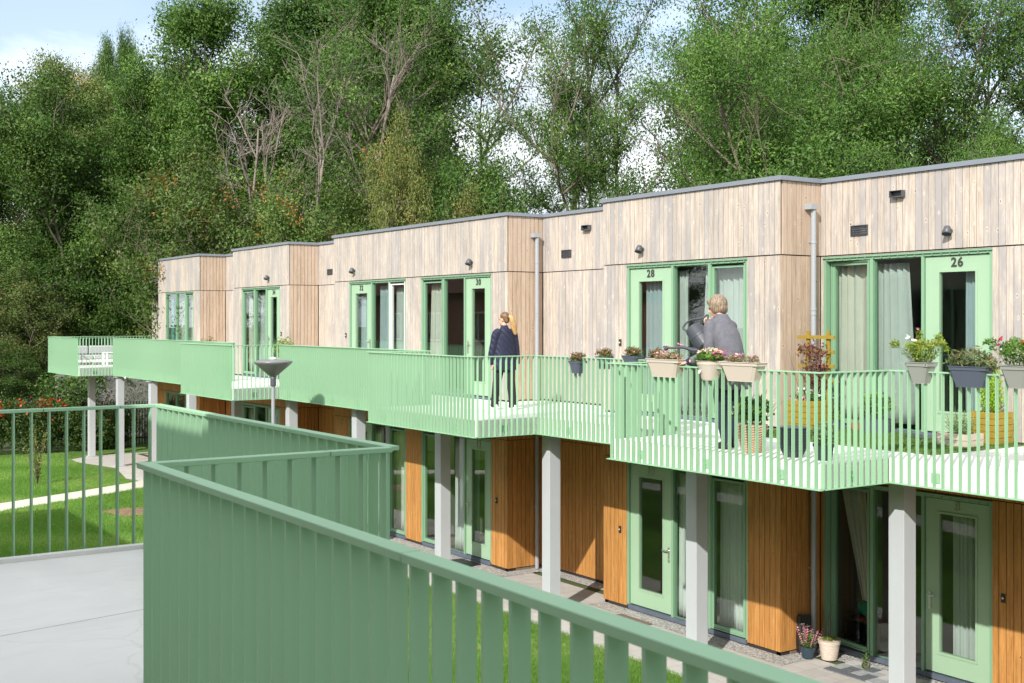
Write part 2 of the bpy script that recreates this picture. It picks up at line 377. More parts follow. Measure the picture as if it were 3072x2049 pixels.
M['bark_pale'] = simple('dead_wood', (0.22,0.185,0.155), 0.9, var=0.25, scale=3, stretch=(1,1,0.3))
M['leaf_a'] = leafmat('ash_leaf', (0.036,0.088,0.016), (0.118,0.210,0.040), (0.20,0.29,0.068))
M['leaf_b'] = leafmat('dark_leaf', (0.030,0.074,0.015), (0.098,0.175,0.036), (0.17,0.25,0.060))
M['leaf_c'] = leafmat('olive_leaf', (0.07,0.115,0.026), (0.17,0.21,0.06), (0.29,0.22,0.09))
M['leaf_d'] = leafmat('bright_leaf', (0.038,0.096,0.018), (0.122,0.222,0.044), (0.20,0.29,0.07))
M['leaf_e'] = leafmat('berry_tree_leaf', (0.05,0.10,0.02), (0.14,0.21,0.05), (0.36,0.17,0.05))
M['leaf_f'] = leafmat('silver_shrub_leaf', (0.08,0.11,0.06), (0.22,0.27,0.17))
M['leaf_g'] = leafmat('yellowing_leaf', (0.09,0.13,0.03), (0.21,0.23,0.06), (0.38,0.29,0.09))
M['stem'] = simple('green_stem', (0.12,0.15,0.05), 0.7)
M['skin'] = simple('skin', (0.66,0.38,0.28), 0.5)

# ---------------------------------------------------------------- building data (metres, ground z = 0)
XF, XR = 12.948, 13.80
DECK = 3.30; RT = 4.31; RB = 3.03
BLK = [(12.07, 16.16), (19.12, 26.72), (29.42, 33.41), (36.23, 40.28)]
Y0, YEND = -6.0, 43.66
ZJ, ZR = 5.82, 6.90
UNITS = [  # number up, number down, plane X, y low, y high, segments (high to low): kind
 ('26','8', XR, 9.22, 12.02, [(11.97,11.17,'tilt'),(11.12,10.31,'fix'),(10.27,9.26,'doorL')]),
 ('28','10', XF, 12.73, 15.53, [(15.48,14.43,'doorR'),(14.38,13.58,'fix'),(13.53,12.77,'case')]),
 ('30','12', XF, 19.69, 22.45, [(22.40,21.56,'case'),(21.51,20.72,'fix'),(20.68,19.73,'doorL')]),
 ('32','14', XF, 23.13, 25.90, [(25.85,24.80,'doorR'),(24.74,23.96,'fix'),(23.90,23.17,'white')]),
 ('34','16', XF, 30.03, 32.75, [(32.70,31.84,'case'),(31.78,31.02,'fix'),(30.95,30.07,'doorL')]),
 ('','', XF, 36.79, 39.52, [(39.47,38.50,'fix'),(38.45,37.63,'fix'),(37.55,36.83,'case')]),
]
def facade_line():
    """(x, y) of the facade from near to far"""
    p = [(XR, Y0)]
    for a, b in BLK: p += [(XR, a), (XF, a), (XF, b), (XR, b)]
    return p+[(XR, YEND)]
FL = facade_line()
# ---- setting
def sheet(name, poly, z, m, th=None):
    me = bpy.data.meshes.new(name); me.from_pydata([(x,y,z) for x,y in poly], [], [tuple(range(len(poly)))]); me.materials.append(m)
    me.update(); 
    o = bpy.data.objects.new(name, me); C.objects.link(o)
    if me.polygons[0].normal.z < 0: me.flip_normals()
    return struct(o)
M['far_ground'] = simple('far_ground', (0.07,0.10,0.03), 0.95, var=0.3, scale=0.4)
sheet('ground', [(-600,-600),(900,-600),(900,900),(-600,900)], -0.012, M['far_ground'])
def clip_poly_lawn():
    return [(-1.0,-12),(11.1,-12),(11.1,36.2),(10.95,37.2),(11.45,40.0),(10.6,43.2),(11.9,44.2),(14.6,44.3),(14.6,47),(-1.0,47)]
sheet('lawn', clip_poly_lawn(), 0.0, M['lawn'])
sheet('paving', [(11.1,-12),(13.3,-12),(13.3,YEND+0.2),(15.5,YEND+0.4),(14.6,44.3),(11.9,44.2),(10.6,43.2),(11.45,40.0),(10.95,37.2),(11.1,36.2)], 0.004, M['paving'])
# gravel strip along the wall
g = []
for x, y in FL: g.append((x-0.32 if True else x, y))
gl = [(XR-0.32,Y0)]
for a, b in BLK: gl += [(XR-0.32,a-0.32),(XF-0.32,a-0.32),(XF-0.32,b+0.0),(XR-0.32,b+0.0)]
gl += [(XR-0.32,YEND)]
sheet('gravel_strip', gl+[(14.2,YEND),(14.2,Y0)], 0.010, M['gravel'])
pth = []
cl = [(12.4,36.6),(11.0,35.6),(9.4,34.7),(7.6,33.8),(6.2,33.1),(4.6,31.6),(3.3,29.0),(2.6,25.0),(2.8,20.0),(3.8,15.0),(5.0,10.0),(5.6,5.0),(5.4,0.0),(4.5,-6.0)]
for i, (x, y) in enumerate(cl):
    a = cl[max(i-1,0)]; b_ = cl[min(i+1,len(cl)-1)]; d = Vector((b_[0]-a[0], b_[1]-a[1])).normalized(); n = Vector((-d.y, d.x))*0.58
    pth.append(((x+n.x, y+n.y), (x-n.x, y-n.y)))
me = bpy.data.meshes.new('path'); vs = [(p[0],p[1],0.006) for pr in pth for p in pr]
me.from_pydata(vs, [], [(2*i,2*i+1,2*i+3,2*i+2) for i in range(len(pth)-1)]); me.materials.append(M['path']); me.update()
if me.polygons[0].normal.z < 0: me.flip_normals()
o = bpy.data.objects.new('path', me); C.objects.link(o); struct(o)

# ---- apartment building
bld = thing('apartment_building', 'two-storey building clad in larch boards, pale above, orange-brown below, with green doors', 'building', (XF, 12, 0))
def P(mb, name, m, parent=bld, **k):
    """build in world coordinates under a parent that is not at the origin"""
    o = mb.build(name, m, parent, **k)
    pw = parent_world(parent); o.matrix_parent_inverse = pw.inverted()
    return o
def parent_world(o):
    M_ = Matrix.LocRotScale(o.location, o.rotation_euler, o.scale)
    if o.parent: M_ = parent_world(o.parent) @ o.matrix_parent_inverse @ M_
    return M_
PITCH = 0.105
def boards_A(mb, X, ya, yb, z0, z1, holes=(), proud=0.0, sgn=-1, gp=0.0055):
    """boards on a plane facing -X, skipping holes (ya,yb,z0,z1)"""
    n = max(1, round((yb-ya)/PITCH)); p = (yb-ya)/n
    for i in range(n):
        a = ya+i*p+gp; b = ya+(i+1)*p-gp; t = R.random()
        x = X-proud*-sgn*-1 if False else X+sgn*proud; off = R.uniform(0, 0.004)
        segs = [(a, b, z0, z1)]
        for (ha, hb, h0, h1) in holes:
            new = []
            for (sa, sb, s0, s1) in segs:
                if sb <= ha+0.002 or sa >= hb-0.002 or s1 <= h0 or s0 >= h1: new.append((sa, sb, s0, s1)); continue
                if sa < ha-0.01: new.append((sa, ha, s0, s1))
                if sb > hb+0.01: new.append((hb, sb, s0, s1))
                if s0 < h0: new.append((max(sa,ha), min(sb,hb), s0, h0))
                if s1 > h1: new.append((max(sa,ha), min(sb,hb), h1, s1))
            segs = new
        for (sa, sb, s0, s1) in segs:
            mb.box(x+sgn*off, x-sgn*0.02, sa, sb, s0, s1, 0.02+0.97*t)
def boards_B(mb, Y, xa, xb, z0, z1, proud=0.0, sgn=-1):
    n = max(1, round((xb-xa)/PITCH)); p = (xb-xa)/n
    for i in range(n):
        off = R.uniform(0, 0.004)
        y = Y+sgn*proud
        mb.box(xa+i*p+0.0055, xa+(i+1)*p-0.0055, y+sgn*off, y-sgn*0.02, z0, z1, 0.02+0.97*R.random())
segsA = [(XR, Y0, BLK[0][0])]
for i, (a, b) in enumerate(BLK):
    segsA.append((XF, a, b)); segsA.append((XR, b, BLK[i+1][0] if i+1 < len(BLK) else YEND))
def holes_for(X, ya, yb, low):
    h = []
    for (nu, nl, x, y0, y1, sg) in UNITS:
        if abs(x-X) < 0.01 and y0 > ya-0.2 and y1 < yb+0.2:
            h.append((y0, y1, 0.0 if low else DECK, 2.54 if low else ZJ-0.01))
    return h
def clad():
    for X, ya, yb in segsA:
        mb = MB(); boards_A(mb, X, ya, yb, ZJ+0.012, ZR, proud=0.012, gp=0.004); P(mb, 'upper_cladding', M['wood_up'])
        mb = MB(); boards_A(mb, X, ya, yb, DECK+0.03, ZJ-0.004, holes_for(X, ya, yb, False), gp=0.004); P(mb, 'storey_cladding', M['wood_up'])
        mb = MB(); boards_A(mb, X, ya, yb, 0.07, 2.545, holes_for(X, ya, yb, True)); boards_A(mb, X, ya, yb, 2.56, 3.04, proud=0.012); P(mb, 'ground_floor_cladding', M['wood_low'])
    for a, b in BLK:
        mb = MB(); boards_B(mb, a, XF+0.02, XR-0.02, ZJ+0.012, ZR, 0.012); boards_B(mb, a, XF+0.02, XR-0.02, DECK+0.03, ZJ-0.004); P(mb, 'return_cladding', M['wood_side'])
        mb = MB(); boards_B(mb, a, XF+0.02, XR-0.02, 0.07, 2.545); boards_B(mb, a, XF+0.02, XR-0.02, 2.56, 3.04, 0.012); P(mb, 'ground_floor_cladding', M['wood_low'])
        mb = MB(); boards_B(mb, b, XF+0.02, XR-0.02, DECK+0.03, ZR, sgn=1); boards_B(mb, b, XF+0.02, XR-0.02, 0.07, 3.04, sgn=1); P(mb, 'return_cladding', M['wood_side'])
    mb = MB(); boards_B(mb, YEND, XR+0.02, 24, DECK+0.03, ZR, sgn=1); boards_B(mb, YEND, XR+0.02, 24, 0.07, 3.04, sgn=1); P(mb, 'gable_cladding', M['wood_side'])
clad()
# wall core (dark membrane behind boards) with openings
core = MB()
for X, ya, yb in segsA:
    for (z0, z1, low) in ((0.0, 3.05, True), (3.05, ZR, False)):
        hs = sorted(holes_for(X, ya, yb, low)); y = ya+ (0.02)
        for (ha, hb, h0, h1) in hs:
            core.box(X+0.021, X+0.20, y, ha, z0, z1); core.box(X+0.021, X+0.20, ha, hb, h1 + 0.0, z1); y = hb
            if low is False: core.box(X+0.021, X+0.20, ha, hb, z0, DECK+0.02)
        core.box(X+0.021, X+0.20, y, yb-0.02, z0, z1)
for a, b in BLK:
    core.box(XF+0.021, XR+0.2, a+0.021, a+0.1, 0.001, ZR-0.001); core.box(XF+0.021, XR+0.2, b-0.1, b-0.021, 0.001, ZR-0.001)
core.box(XR+0.03, 24, YEND-0.15, YEND-0.021, 0.002, ZR)
core.box(XR+0.03, 24, Y0, Y0+0.1, 0.002, ZR)
core.box(23.8, 24, Y0, YEND-0.15, 0.003, ZR)
P(core, 'wall_core', M['gap'])
# interior
ro = MB()
ro.box(16.6, 16.7, Y0+0.2, YEND-0.2, 0.01, ZR-0.2)
for y in (5.0, 12.35, 15.9, 18.9, 22.7, 26.4, 29.6, 33.1, 36.4, 40.0):
    inb = any(a+0.1 < y < b-0.2 for a, b in BLK)
    ro.box((XF if inb else XR)+0.32, 16.6, y, y+0.1, 0.011, ZR-0.21)
P(ro, 'inner_wall', M['room'])
fl = MB(); poly = [(x+0.21, y) for x, y in FL]+[(23.7, YEND), (23.7, Y0)]
fl.prism(poly, -0.02, 0.05); fl.prism(poly, 3.06, DECK+0.02); P(fl, 'floor', M['roomfloor'])
rf = MB(); poly = [(x+0.03, y) for x, y in FL]+[(24, YEND), (24, Y0)]
rf.prism(poly, ZR-0.15, ZR+0.02); P(rf, 'roof', M['roof'])
cp = MB()
for X, ya, yb in segsA:
    e0 = 0.045; 
    cp.box(X-0.05, X+0.24, ya-(0.05 if X == XF else -0.24 if ya > Y0 else 0), yb+(0.05 if X == XF else -0.05 if yb < YEND else 0.05), ZR+0.004, ZR+0.068)
for a, b in BLK:
    cp.box(XF+0.2402, XR+0.24, a-0.05, a+0.2398, ZR+0.0045, ZR+0.0685); cp.box(XF+0.2402, XR+0.24, b-0.2, b+0.05, ZR+0.0045, ZR+0.0685)
cp.box(XR+0.2402, 24.1, YEND-0.2, YEND+0.05, ZR+0.0045, ZR+0.0685)
P(cp, 'roof_coping', M['coping'])
dg = MB()
for X, ya, yb in segsA: dg.box(X-0.02, X+0.02, ya, yb, ZR, ZR+0.004)
P(dg, 'coping_shadow_gap', M['gap'])

DIG = {}
def number(txt, X, yc, zc, parent, m, h=0.13, face=-1):
    cu = bpy.data.curves.new('n', 'FONT'); cu.body = txt; cu.size = h/0.7; cu.extrude = 0.004; cu.offset = h*0.038
    cu.align_x = 'CENTER'; cu.align_y = 'CENTER'; cu.resolution_u = 3; cu.space_character = 1.15
    ob = bpy.data.objects.new('tmp', cu); C.objects.link(ob)
    bpy.context.view_layer.update()
    me = bpy.data.meshes.new_from_object(ob); bpy.data.objects.remove(ob); me.materials.clear(); me.materials.append(m)
    o = bpy.data.objects.new('house_number', me); C.objects.link(o); o.parent = parent
    # text plane -> facing -X, reading from high Y to low Y
    o.matrix_parent_inverse = parent_world(parent).inverted()
    o.matrix_basis = Matrix(((0,0,-1,X),(-1,0,0,yc),(0,1,0,zc),(0,0,0,1)))
    return o
M['numdark'] = simple('dark_numerals', (0.045,0.045,0.04), 0.6)
M['numpale'] = simple('pale_numerals', (0.30,0.36,0.24), 0.5)
def rectframe(mb, X0, X1, ya, yb, z0, z1, w, wb=None):
    wb = w if wb is None else wb
    mb.box(X0, X1, ya, ya+w, z0, z1); mb.box(X0, X1, yb-w, yb, z0, z1)
    mb.box(X0, X1, ya+w, yb-w, z1-w, z1); mb.box(X0, X1, ya+w, yb-w, z0, z0+wb)
def unit(num, X, y0, y1, segs, zb, zt, low):
    G = M['green']
    fr = MB(); xo = X+0.005; xi = X+0.11
    fr.box(xo, xi, y0, y0+0.045, zb, zt); fr.box(xo, xi, y1-0.045, y1, zb, zt)
    fr.box(xo, xi, y0+0.045, y1-0.045, zt-0.06, zt)
    fr.box(X-0.022, X+0.004, y0, y1, zt-0.022, zt+0.0)     # drip rail
    k = y0+0.06
    while k < y1-0.03: fr.box(X-0.012, X+0.004, k, k+0.012, zt-0.05, zt-0.023); k += 0.14
    for (a, b, kd), (c, d, _) in zip(segs[:-1], segs[1:]):
        fr.box(xo, xi, c, b, zb, zt-0.06)
    P(fr, 'window_frame', G)
    th = MB(); th.box(X+0.0, X+0.14, y0+0.03, y1-0.03, zb-0.07, zb-0.001); P(th, 'threshold', M['plinth'])
    for (b, a, kd) in segs:
        ztt = zt-0.06
        if kd.startswith('door'):
            d = MB(); da, db = a+0.01, b-0.01; xd = X+0.035; g0, g1 = da+0.22, db-0.22; gz0, gz1 = zb+0.30, zb+2.17
            d.box(xd, xd+0.06, da, g0, zb+0.02, ztt-0.012); d.box(xd, xd+0.06, g1, db, zb+0.02, ztt-0.012)
            d.box(xd, xd+0.06, g0, g1, zb+0.02, gz0); d.box(xd, xd+0.06, g0, g1, gz1, ztt-0.012)
            rectframe(d, xd-0.01, xd-0.0005, g0-0.03, g1+0.03, gz0-0.03, gz1+0.03, 0.03)
            do = P(d, 'door', M['green_door'])
            gl = MB(); gl.box(xd+0.025, xd+0.031, g0, g1, gz0, gz1); P(gl, 'door_glass', M['glass'], do)
            hy = db-0.07 if kd == 'doorL' else da+0.07
            h = MB(); h.box(xd-0.012, xd-0.001, hy-0.018, hy+0.018, zb+0.86, zb+1.10)
            h.tube([(xd-0.005,hy,zb+1.05),(xd-0.05,hy,zb+1.05),(xd-0.055,hy+(-0.11 if kd=='doorL' else 0.11),zb+1.05)], 0.011, 8)
            h.tube([(xd-0.012,hy,zb+0.90),(xd-0.022,hy,zb+0.90)], 0.014, 10)
            P(h, 'door_handle', M['steel'], do, smooth=False)
            if num: number(num, xd-0.006, (g0+g1)/2, (gz1+0.03+ztt)/2-0.005, do, M['numdark'] if not low else M['numpale'], 0.12)
        elif kd == 'fix':
            gl = MB(); gl.box(X+0.05, X+0.056, a, b, zb+0.01, ztt); P(gl, 'window_pane', M['glass'])
            bb = MB(); rectframe(bb, X+0.06, X+0.085, a, b, zb, ztt, 0.015); P(bb, 'glazing_bead', M['white_frame'] if False else G)
        else:
            s = MB(); m_ = M['white_frame'] if kd == 'white' else G
            rectframe(s, X+0.02, X+0.085, a+0.006, b-0.006, zb+0.012, ztt-0.006, 0.062, 0.075)
            s.box(X+0.0, X+0.0195, a+0.04, b-0.04, ztt-0.03, ztt-0.012)
            rectframe(s, X+0.0, X+0.0195, a+0.012, b-0.012, zb+0.02, ztt-0.012, 0.018)
            gl = MB(); gl.box(X+0.05, X+0.056, a+0.068, b-0.068, zb+0.087, ztt-0.068)
            if kd == 'tilt':   # opened inwards, hinged at the high-Y jamb
                pv = Vector((X+0.05, a+0.006, 0)); Rm = Matrix.Translation(pv) @ Matrix.Rotation(math.radians(-7), 4, 'Z') @ Matrix.Translation(-pv)
                s.xf(Rm); gl.xf(Rm)
            so_ = P(s, 'casement', m_); P(gl, 'window_pane', M['glass'], so_)
for (nu, nl, X, y0, y1, sg) in UNITS:
    unit(nu, X, y0, y1, sg, DECK+0.05, ZJ-0.015, False)
    sg2 = [(b, a, ('case' if k in ('white',) else k)) for (b, a, k) in sg]
    unit(nl, X, y0, y1, sg2, 0.10, 2.535, True)
# vents, boxes, downpipes, bells
def vent(X, y, z, w=0.30, h=0.15):
    m = MB(); rectframe(m, X-0.022, X+0.01, y-w/2, y+w/2, z-h/2, z+h/2, 0.012)
    for k in range(4):
        zz = z-h/2+0.018+k*(h-0.02)/4
        vs = [(X-0.02,y-w/2+0.012,zz),(X-0.02,y+w/2-0.012,zz),(X+0.004,y+w/2-0.012,zz+0.026),(X+0.004,y-w/2+0.012,zz+0.026),
              (X-0.016,y-w/2+0.012,zz-0.004),(X-0.016,y+w/2-0.012,zz-0.004),(X+0.008,y+w/2-0.012,zz+0.022),(X+0.008,y-w/2+0.012,zz+0.022)]
        m._add(vs, [(0,3,2,1),(4,5,6,7),(0,1,5,4),(1,2,6,5),(2,3,7,6),(3,0,4,7)])
    m.box(X+0.0095, X+0.018, y-w/2+0.01, y+w/2-0.01, z-h/2+0.01, z+h/2-0.01)
    P(m, 'vent_grille', M['anthracite'])
for y, z in ((11.34,6.165),(18.33,6.155),(28.69,6.16)): vent(XR-0.012, y, z)
def hood(X, y, z, w=0.21, h=0.095, d=0.085):
    m = MB(); t = 0.006
    m.box(X-d, X, y-w/2, y+w/2, z+h/2-t, z+h/2); m.box(X-d, X, y-w/2, y+w/2, z-h/2, z-h/2+t)
    m.box(X-d, X, y-w/2, y-w/2+t, z-h/2+t, z+h/2-t); m.box(X-d, X, y+w/2-t, y+w/2, z-h/2+t, z+h/2-t)
    m.box(X-0.005, X, y-w/2+t, y+w/2-t, z-h/2+t, z+h/2-t)
    P(m, 'overflow_spout', M['lampgrey'])
for y, z in ((10.66,6.625),(17.67,6.61)): hood(XR-0.012, y, z)
def pipe(x, y):
    m = MB(); r = 0.04; yy = y-0.10
    m.tube([(x,yy,3.32),(x,yy,6.50)], r, 14); m.tube([(x,yy,0.02),(x,yy,3.02)], r, 14)
    for z in (3.9, 4.95, 5.02, 6.0, 1.2, 2.3): m.tube([(x,yy,z),(x,yy,z+0.035)], r+0.006, 14)
    m.box(x-0.10, x+0.045, yy-0.05, y-0.014, 6.50, 6.58)
    for z in (3.92, 6.02, 1.22): m.box(x-0.006, x+0.006, yy+0.03, y, z, z+0.02)
    P(m, 'downpipe', M['pipe'], smooth=False)
pipe(13.58, BLK[1][0]); pipe(13.53, BLK[0][0]); 
def bell(X, y, z):
    m = MB(); m.box(X-0.018, X, y-0.025, y+0.025, z-0.055, z+0.055); o = P(m, 'doorbell', M['black'])
    m = MB(); m.tube([(X-0.0185,y,z),(X-0.023,y,z)], 0.013, 12); P(m, 'bell_button', M['white_frame'], o)
for y, z in ((15.69,4.50),(26.06,4.52),(29.93,4.52),(15.7,1.33),(19.49,1.35)): bell(XF-0.005, y, z)
for y, z in ((9.08,4.50),(9.06,1.32)): bell(XR-0.005, y, z)

# ---- wall lamps
LAMPS = [(XR,9.83,6.06,'nearest grey wall lamp, over the open window group at the right'),(XF,15.1,6.05,'grey wall lamp over the watering woman'),(XF,20.37,6.05,'grey wall lamp over the ponytailed woman'),
         (XF,25.58,6.06,'grey wall lamp over the window group with a white-framed casement'),(XF,30.73,6.05,'farthest and smallest grey wall lamp, on the third projecting block')]
def lamp_parts(root):
    m = MB(); m.tube([(-0.002,0,0.0),(-0.035,0,0.0)], 0.045, 16); m.tube([(-0.03,0,0.0),(-0.09,0,0.01)], 0.016, 8)
    m.xf(Matrix.Scale(0.76,4)); m.build('lamp_bracket', M['lampgrey'], root)
    m = MB(); Rm = Matrix.Translation((-0.115,0,0.0)) @ Matrix.Rotation(math.radians(22), 4, 'Y') @ Matrix.Rotation(math.radians(-8), 4, 'X')
    m.lathe([(0.02,0.085),(0.05,0.082),(0.055,0.075),(0.085,-0.065),(0.081,-0.067),(0.051,0.07),(0.01,0.072)], n=24, cap=True); m.xf(Matrix.Scale(0.76,4) @ Rm)
    m.build('lamp_shade', M['lampgrey'], root, smooth=True)
l0 = None
for X, y, z, lab in LAMPS:
    if l0 is None:
        l0 = thing('wall_lamp', lab, 'lamp', (X-0.012, y, z), 0, 'wall lamps above the gallery doors'); lamp_parts(l0)
    else:
        t = l0.copy(); C.objects.link(t); t.location = (X-0.012, y, z); t['label'] = lab
        for c in l0.children:
            k = c.copy(); C.objects.link(k); k.parent = t

# ---- curtains
def curtain(name, lab, X, ya, yb, z0, z1, m, folds=6, amp=0.035, lean=0.0, gather=1.0, group='curtains behind the gallery windows'):
    base_ = XR if X > XR else XF; q_ = (X-base_-0.05)*0.5*(ya+yb)/X; ya += q_; yb += q_
    mb = MB(); n = folds*8; rows = 10; V = []
    for r in range(rows+1):
        t = r/rows; z = z1+(z0-z1)*t
        for i in range(n+1):
            u = i/n; w = gather+(1-gather)*(1-t)
            yy = (ya+yb)/2+(u-0.5)*(yb-ya)*w+lean*t
            V.append((X+amp*(1.25*math.sin(u*folds*2*math.pi+1.6*math.sin(4.1*u+ya*3)+0.5*math.sin(2.2*t+9*u))*(0.55+0.45*abs(math.sin(u*7+ya))))*(0.65+0.35*t), yy+0.01*math.sin(u*23+t*2), z))
    F = []
    for r in range(rows):
        for i in range(n): a = r*(n+1)+i; F.append((a, a+1, a+n+2, a+n+1))
    mb._add(V, F)
    o = mb.build(name, m, None, smooth=True); s = o.modifiers.new('thickness', 'SOLIDIFY'); s.thickness = 0.004
    return tag(o, lab, 'curtain', group)
U0, U1 = DECK+0.12, ZJ-0.14
curtain('curtain', 'cream curtain slanting behind the tilted left pane beside door 26', XR+0.26, 11.16, 11.86, U0, U1, M['curtain_cream'], 5, 0.04, 0.0, 1.12)
curtain('curtain', 'pale green-grey curtain sweeping behind the middle pane beside door 26', XR+0.22, 10.56, 11.06, U0, U1, M['curtain_grey'], 5, 0.045, -0.06, 1.35)
curtain('curtain', 'narrow blue-grey curtain at the right edge of the glass of door 26', XR+0.22, 9.46, 9.66, U0, U1, M['curtain_blue'], 3, 0.03)
curtain('curtain', 'blue-grey curtain behind the glass of door 28', XF+0.22, 14.62, 15.08, U0, U1, M['curtain_blue'], 5)
curtain('curtain', 'grey curtain drawn to the left behind the middle pane beside door 28', XF+0.22, 14.05, 14.36, U0, U1, M['curtain_grey'], 4)
curtain('curtain', 'narrow grey curtain leaning behind the mullion in the middle pane beside door 28', XF+0.22, 13.52, 13.68, U0, U1, M['curtain_grey'], 2, 0.03, 0.1)
curtain('curtain', 'grey curtain behind the right casement beside door 28', XF+0.25, 12.76, 13.38, U0, U1, M['curtain_grey'], 6)
curtain('curtain', 'cream curtain behind the left casement beside door 30', XF+0.22, 21.60, 22.10, U0, U1, M['curtain_cream'], 4, 0.04, 0.05, 1.15)
curtain('curtain', 'grey-blue curtain behind the middle pane beside door 32', XF+0.22, 23.98, 24.42, U0, U1, M['curtain_blue'], 4)
curtain('curtain', 'grey curtain behind the white-framed casement beside door 32', XF+0.22, 23.2, 23.62, U0, U1, M['curtain_grey'], 4)
curtain('curtain', 'dark blue curtain behind the glass of door 32', XF+0.22, 25.0, 25.32, U0, U1, M['curtain_blue'], 3)
curtain('curtain', 'cream curtain in the far casement of the third projecting block', XF+0.22, 32.05, 32.55, U0, U1, M['curtain_cream'], 5)
curtain('curtain', 'pale curtain behind the middle pane beside door 34', XF+0.22, 31.05, 31.6, U0, U1, M['curtain_grey'], 5)
curtain('curtain', 'bright teal curtain behind the left pane of the farthest upper window', XF+0.22, 38.75, 39.1, U0, U1, M['curtain_teal'], 3)
curtain('curtain', 'grey-green curtain behind the middle pane of the farthest upper window', XF+0.22, 37.7, 38.2, U0, U1, M['curtain_grey'], 5)
curtain('curtain', 'grey-green curtain behind the right casement of the farthest upper window', XF+0.22, 36.95, 37.3, U0, U1, M['curtain_grey'], 3)
gg = 'curtains behind the ground-floor windows'
curtain('curtain', 'brown and cream curtain tied back behind the left pane beside door 8', XR+0.3, 11.14, 11.5, 0.9, 2.45, M['curtain_brown'], 4, 0.04, -0.1, 0.7, gg)
curtain('curtain', 'sheer grey curtain hanging from the top left of the pane beside door 8', XR+0.24, 11.3, 11.75, 0.8, 2.45, M['curtain_cream'], 4, 0.03, -0.28, 0.4, gg)
curtain('curtain', 'pale curtain at the right half of the glass of door 8', XR+0.22, 9.48, 9.86, 0.1, 2.4, M['curtain_grey'], 5, group=gg)
curtain('curtain', 'white curtain edge behind the pane just right of door 10', XF+0.2, 14.0, 14.3, 0.1, 2.4, M['curtain_white'], 3, group=gg)
curtain('curtain', 'white net curtain behind the tilted right casement beside door 10', XF+0.24, 12.8, 13.35, 0.1, 2.45, M['curtain_white'], 7, 0.02, group=gg)
curtain('curtain', 'off-white curtain behind the middle pane beside door 12', XF+0.22, 20.75, 21.1, 0.1, 2.4, M['curtain_white'], 4, group=gg)
curtain('curtain', 'grey panel curtain behind the glass of door 12', XF+0.2, 20.18, 20.4, 0.35, 2.4, M['curtain_blue'], 2, 0.015, group=gg)
curtain('curtain', 'off-white curtain behind the ground-floor pane right of door 14', XF+0.22, 24.2, 24.65, 0.1, 2.4, M['curtain_white'], 4, group=gg)
curtain('curtain', 'tall grey curtain behind the ground-floor casement beside the orange pier near door 12', XF+0.24, 23.2, 23.6, 0.1, 2.4, M['curtain_cream'], 4, group=gg)
curtain('curtain', 'pale curtain behind the ground-floor window under door 34', XF+0.22, 32.0, 32.5, 0.1, 2.4, M['curtain_cream'], 4, group=gg)

# ---- gallery
XA, XA2, XB, XB2, XC, XC2, XD, XD2 = 10.453, 11.595, 10.173, 11.349, 10.053, 11.242, 10.003, 11.153
OUT = [(XD2, Y0),(XD2,8.76),(XD,8.76),(XD,12.36),(XC2,12.36),(XC2,15.76),(XC,15.76),(XC,19.35),(XB2,19.35),(XB2,26.36),(XB,26.36),(XB,29.83),
       (XA2,29.83),(XA2,40.88),(XA,40.88),(XA,44.92),(20.0,44.92)]
gal = thing('access_gallery', 'stepped concrete gallery deck on grey columns running along the upper floor of the larch building', 'gallery', (11.6, 20, 0))
ins = 0.046
def inset_out():
    p = []
    for i, (x, y) in enumerate(OUT):
        if i == 0: p.append((x+ins, y)); continue
        if i == len(OUT)-1: p.append((x, y-ins)); continue
        px, py = OUT[i-1]; nx, ny = OUT[i+1]
        # every corner moves in +X; y shift depends on the B-run
        if px == x:   # arrived along A
            d = ins if nx < x else -ins
            p.append((x+ins, y+d if nx < x else y-ins))
        else:
            d = ins if x < px else -ins
            p.append((x+ins, y+d if x < px else y-ins))
    return p
io = inset_out()
sl = MB(); poly = io+[(20.0, YEND+0.02),(XR-0.002, YEND+0.02)]+[(x-0.003, y if True else y) for x, y in FL[::-1]]
# keep the inner line a hair in front of the cladding and clear of the returns
inner = [(XR-0.02, YEND+0.03)]
for a, b in BLK[::-1]: inner += [(XR-0.02, b+0.02),(XF-0.02, b+0.02),(XF-0.02, a-0.02),(XR-0.02, a-0.02)]
inner += [(XR-0.02, Y0)]
poly = io+[(20.0, YEND+0.03)]+inner
sl.prism(poly, 3.036, DECK)
s_o = P(sl, 'deck_slab', M['concrete'], gal)
sf_ = MB(); sf_.prism(poly, 3.030, 3.0345); P(sf_, 'added_shade_sheet', simple('added_dark_sheet', (0.13,0.125,0.12), 0.9), gal)  # added dark sheet under the slab, cuts bounced light to deepen shade below
for k in range(13):
    y = 8.90+3.493*(k-2)
    if y > 44: continue
    c = MB(); c.cbox(11.6, 11.82, y, y+0.22, 0.03, 2.98, 0.004); c.box(11.66,11.76,y+0.05,y+0.17,2.98,3.036); c.box(11.54,11.88,y-0.05,y+0.27,0.008,0.03); c.box(11.52,11.9,y-0.04,y+0.26,2.985,2.998)
    P(c, 'column', M['column'], gal)

